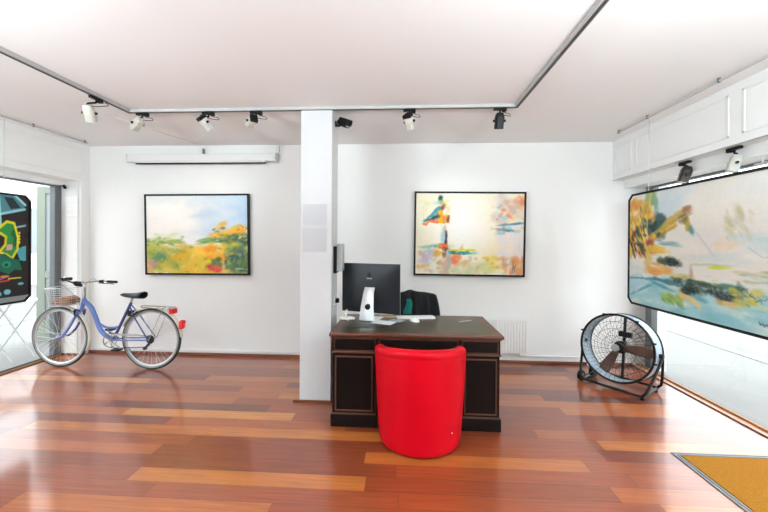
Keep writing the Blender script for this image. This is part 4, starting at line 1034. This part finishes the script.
building('pale blank building across the street, seen through the right window', 11.5, 14, -4, 16, 3.4, 11.5, [(2 + 2.6 * k, 3.4 + 2.6 * k, 1.5, 3.0) for k in range(4)])
struct(MB().box(4.6, 4.72, -8, 14, -.06, -.045), 'trim_11', mat('kerb_stone', '#9c9b99', .8))
struct(MB().box(-7.2, -7.08, -8, 14, -.06, -.045), 'trim_12', M_lgrey)
M_gf = mat('grey_green_door_paint', '#7f887b', .5, var=.04)
t = thing('outside_door', 'grey-green framed glazed door standing open outside the left window', 'door', (-5.43, 4.95, -.06))
m = MB().box(0, .13, 0, .05, 0, 2.3).box(.42, .5, 0, .05, 0, 2.3).box(.13, .42, 0, .05, 2.2, 2.3).box(.13, .42, 0, .05, 0, .32).box(.13, .42, 0, .05, .95, 1.05)
m.build('door_frame', M_gf, t, bevel=.005)
MB().box(.13, .42, .02, .028, .32, .95).box(.13, .42, .02, .028, 1.05, 2.2).build('glazing', M_facw, t, smooth=False)
t = thing('folding_table', 'thin white folding cafe table on the pavement outside the left window', 'table', (-5.05, 4.2, -.06))
M_bist = mat('pale_grey_enamel', '#b9b9b7', .4)
tp_ = MB().lathe([(.3, .72), (.31, .725), (.31, .735), (.3, .74)], 32).build('table_top', M_fac, t)
for s in (-.16, .16): MB().tube([(-.28, s, 0), (.28, s, .72)], .008, 6).build('leg', M_bist, t); MB().tube([(.28, s * .8, 0), (-.28, s * .8, .72)], .008, 6).build('leg', M_bist, t)

# ------------------------------------------------------------------ lights
sc = bpy.context.scene
wd = bpy.data.worlds.new('overcast'); sc.world = wd; wd.use_nodes = True
bg = wd.node_tree.nodes['Background']; bg.inputs[0].default_value = (.93, .97, 1, 1); bg.inputs[1].default_value = 2.9

def painting_spot(loc, target, e, ang=50):
    l = bpy.data.lights.new('spot', 'SPOT'); l.energy = e; l.spot_size = math.radians(ang); l.spot_blend = .9; l.color = (1, .93, .82); l.shadow_soft_size = .04
    o = bpy.data.objects.new('spot_lamp', l); COL.objects.link(o); o.location = loc; o.rotation_euler = (V(target) - V(loc)).to_track_quat('-Z', 'Y').to_euler()
painting_spot((-1.78, 3.25, 2.45), (-2.6, 4.33, 1.6), 12, 70)
painting_spot((.08, 3.25, 2.44), (.75, 4.33, 1.6), 12, 70)

# sampling portals in the two window openings (they emit nothing)
for x, ang in ((-4.39, -90), (2.88, 90)):
    l = bpy.data.lights.new('portal', 'AREA'); l.shape = 'RECTANGLE'; l.size = 2.1; l.size_y = 6.85; l.cycles.is_portal = True
    o = bpy.data.objects.new('window_portal', l); COL.objects.link(o); o.location = (x, (YF + 4.25) / 2, 1.07); o.rotation_euler = (0, math.radians(ang), 0)

# two added bowl uplights, out of view, that fill the room and ceiling
for k, x in enumerate((-2.6, 1.2)):
    t = thing('ceiling_light', ['white suspended bowl uplight in the left half of the room behind the viewpoint', 'white suspended bowl uplight in the right half of the room behind the viewpoint'][k], 'ceiling light', (x, -.05, H))
    bowl = MB().lathe([(.1, -.86), (.3, -.84), (.5, -.76), (.52, -.74)], 40, closed=True).build('bowl', M_trimw, t)
    for q in (0, 2.094, 4.189): MB().cyl((.5 * math.cos(q), .5 * math.sin(q), -.75), (.02 * math.cos(q), .02 * math.sin(q), 0), .003, 8).build('suspension_rod', M_silver, t)
    l = bpy.data.lights.new('uplight', 'AREA'); l.shape = 'DISK'; l.size = .9; l.energy = 160; l.color = (.79, .95, 1)
    o = bpy.data.objects.new('lamp', l); COL.objects.link(o); o.parent = t; o.location = (0, 0, -.70); o.rotation_euler = (PI - math.radians(17), 0, 0)

# ------------------------------------------------------------------ camera
f_, yaw, pit, rol, sy = 353.6933, .055, -.0029, .0066, 243.4
cam = bpy.data.cameras.new('camera'); co = bpy.data.objects.new('camera', cam); COL.objects.link(co)
Fv = V((-math.sin(yaw) * math.cos(pit), math.cos(yaw) * math.cos(pit), math.sin(pit))); Rv = V((math.cos(yaw), math.sin(yaw), 0)); Uv = Rv.cross(Fv)
R2 = Rv * math.cos(rol) + Uv * math.sin(rol); U2 = -Rv * math.sin(rol) + Uv * math.cos(rol)
mw = Matrix((R2, U2, -Fv)).transposed().to_4x4(); mw.translation = V((0, 0, 1.45)); co.matrix_world = mw
cam.sensor_width = 36; cam.lens = f_ / 768 * 36; cam.shift_y = (sy - 256) / 768; cam.clip_start = .05
sc.camera = co
vs_ = sc.view_settings; vs_.view_transform = 'Standard'; vs_.look = 'None'; vs_.gamma = 1; vs_.use_curve_mapping = False; vs_.exposure = .66
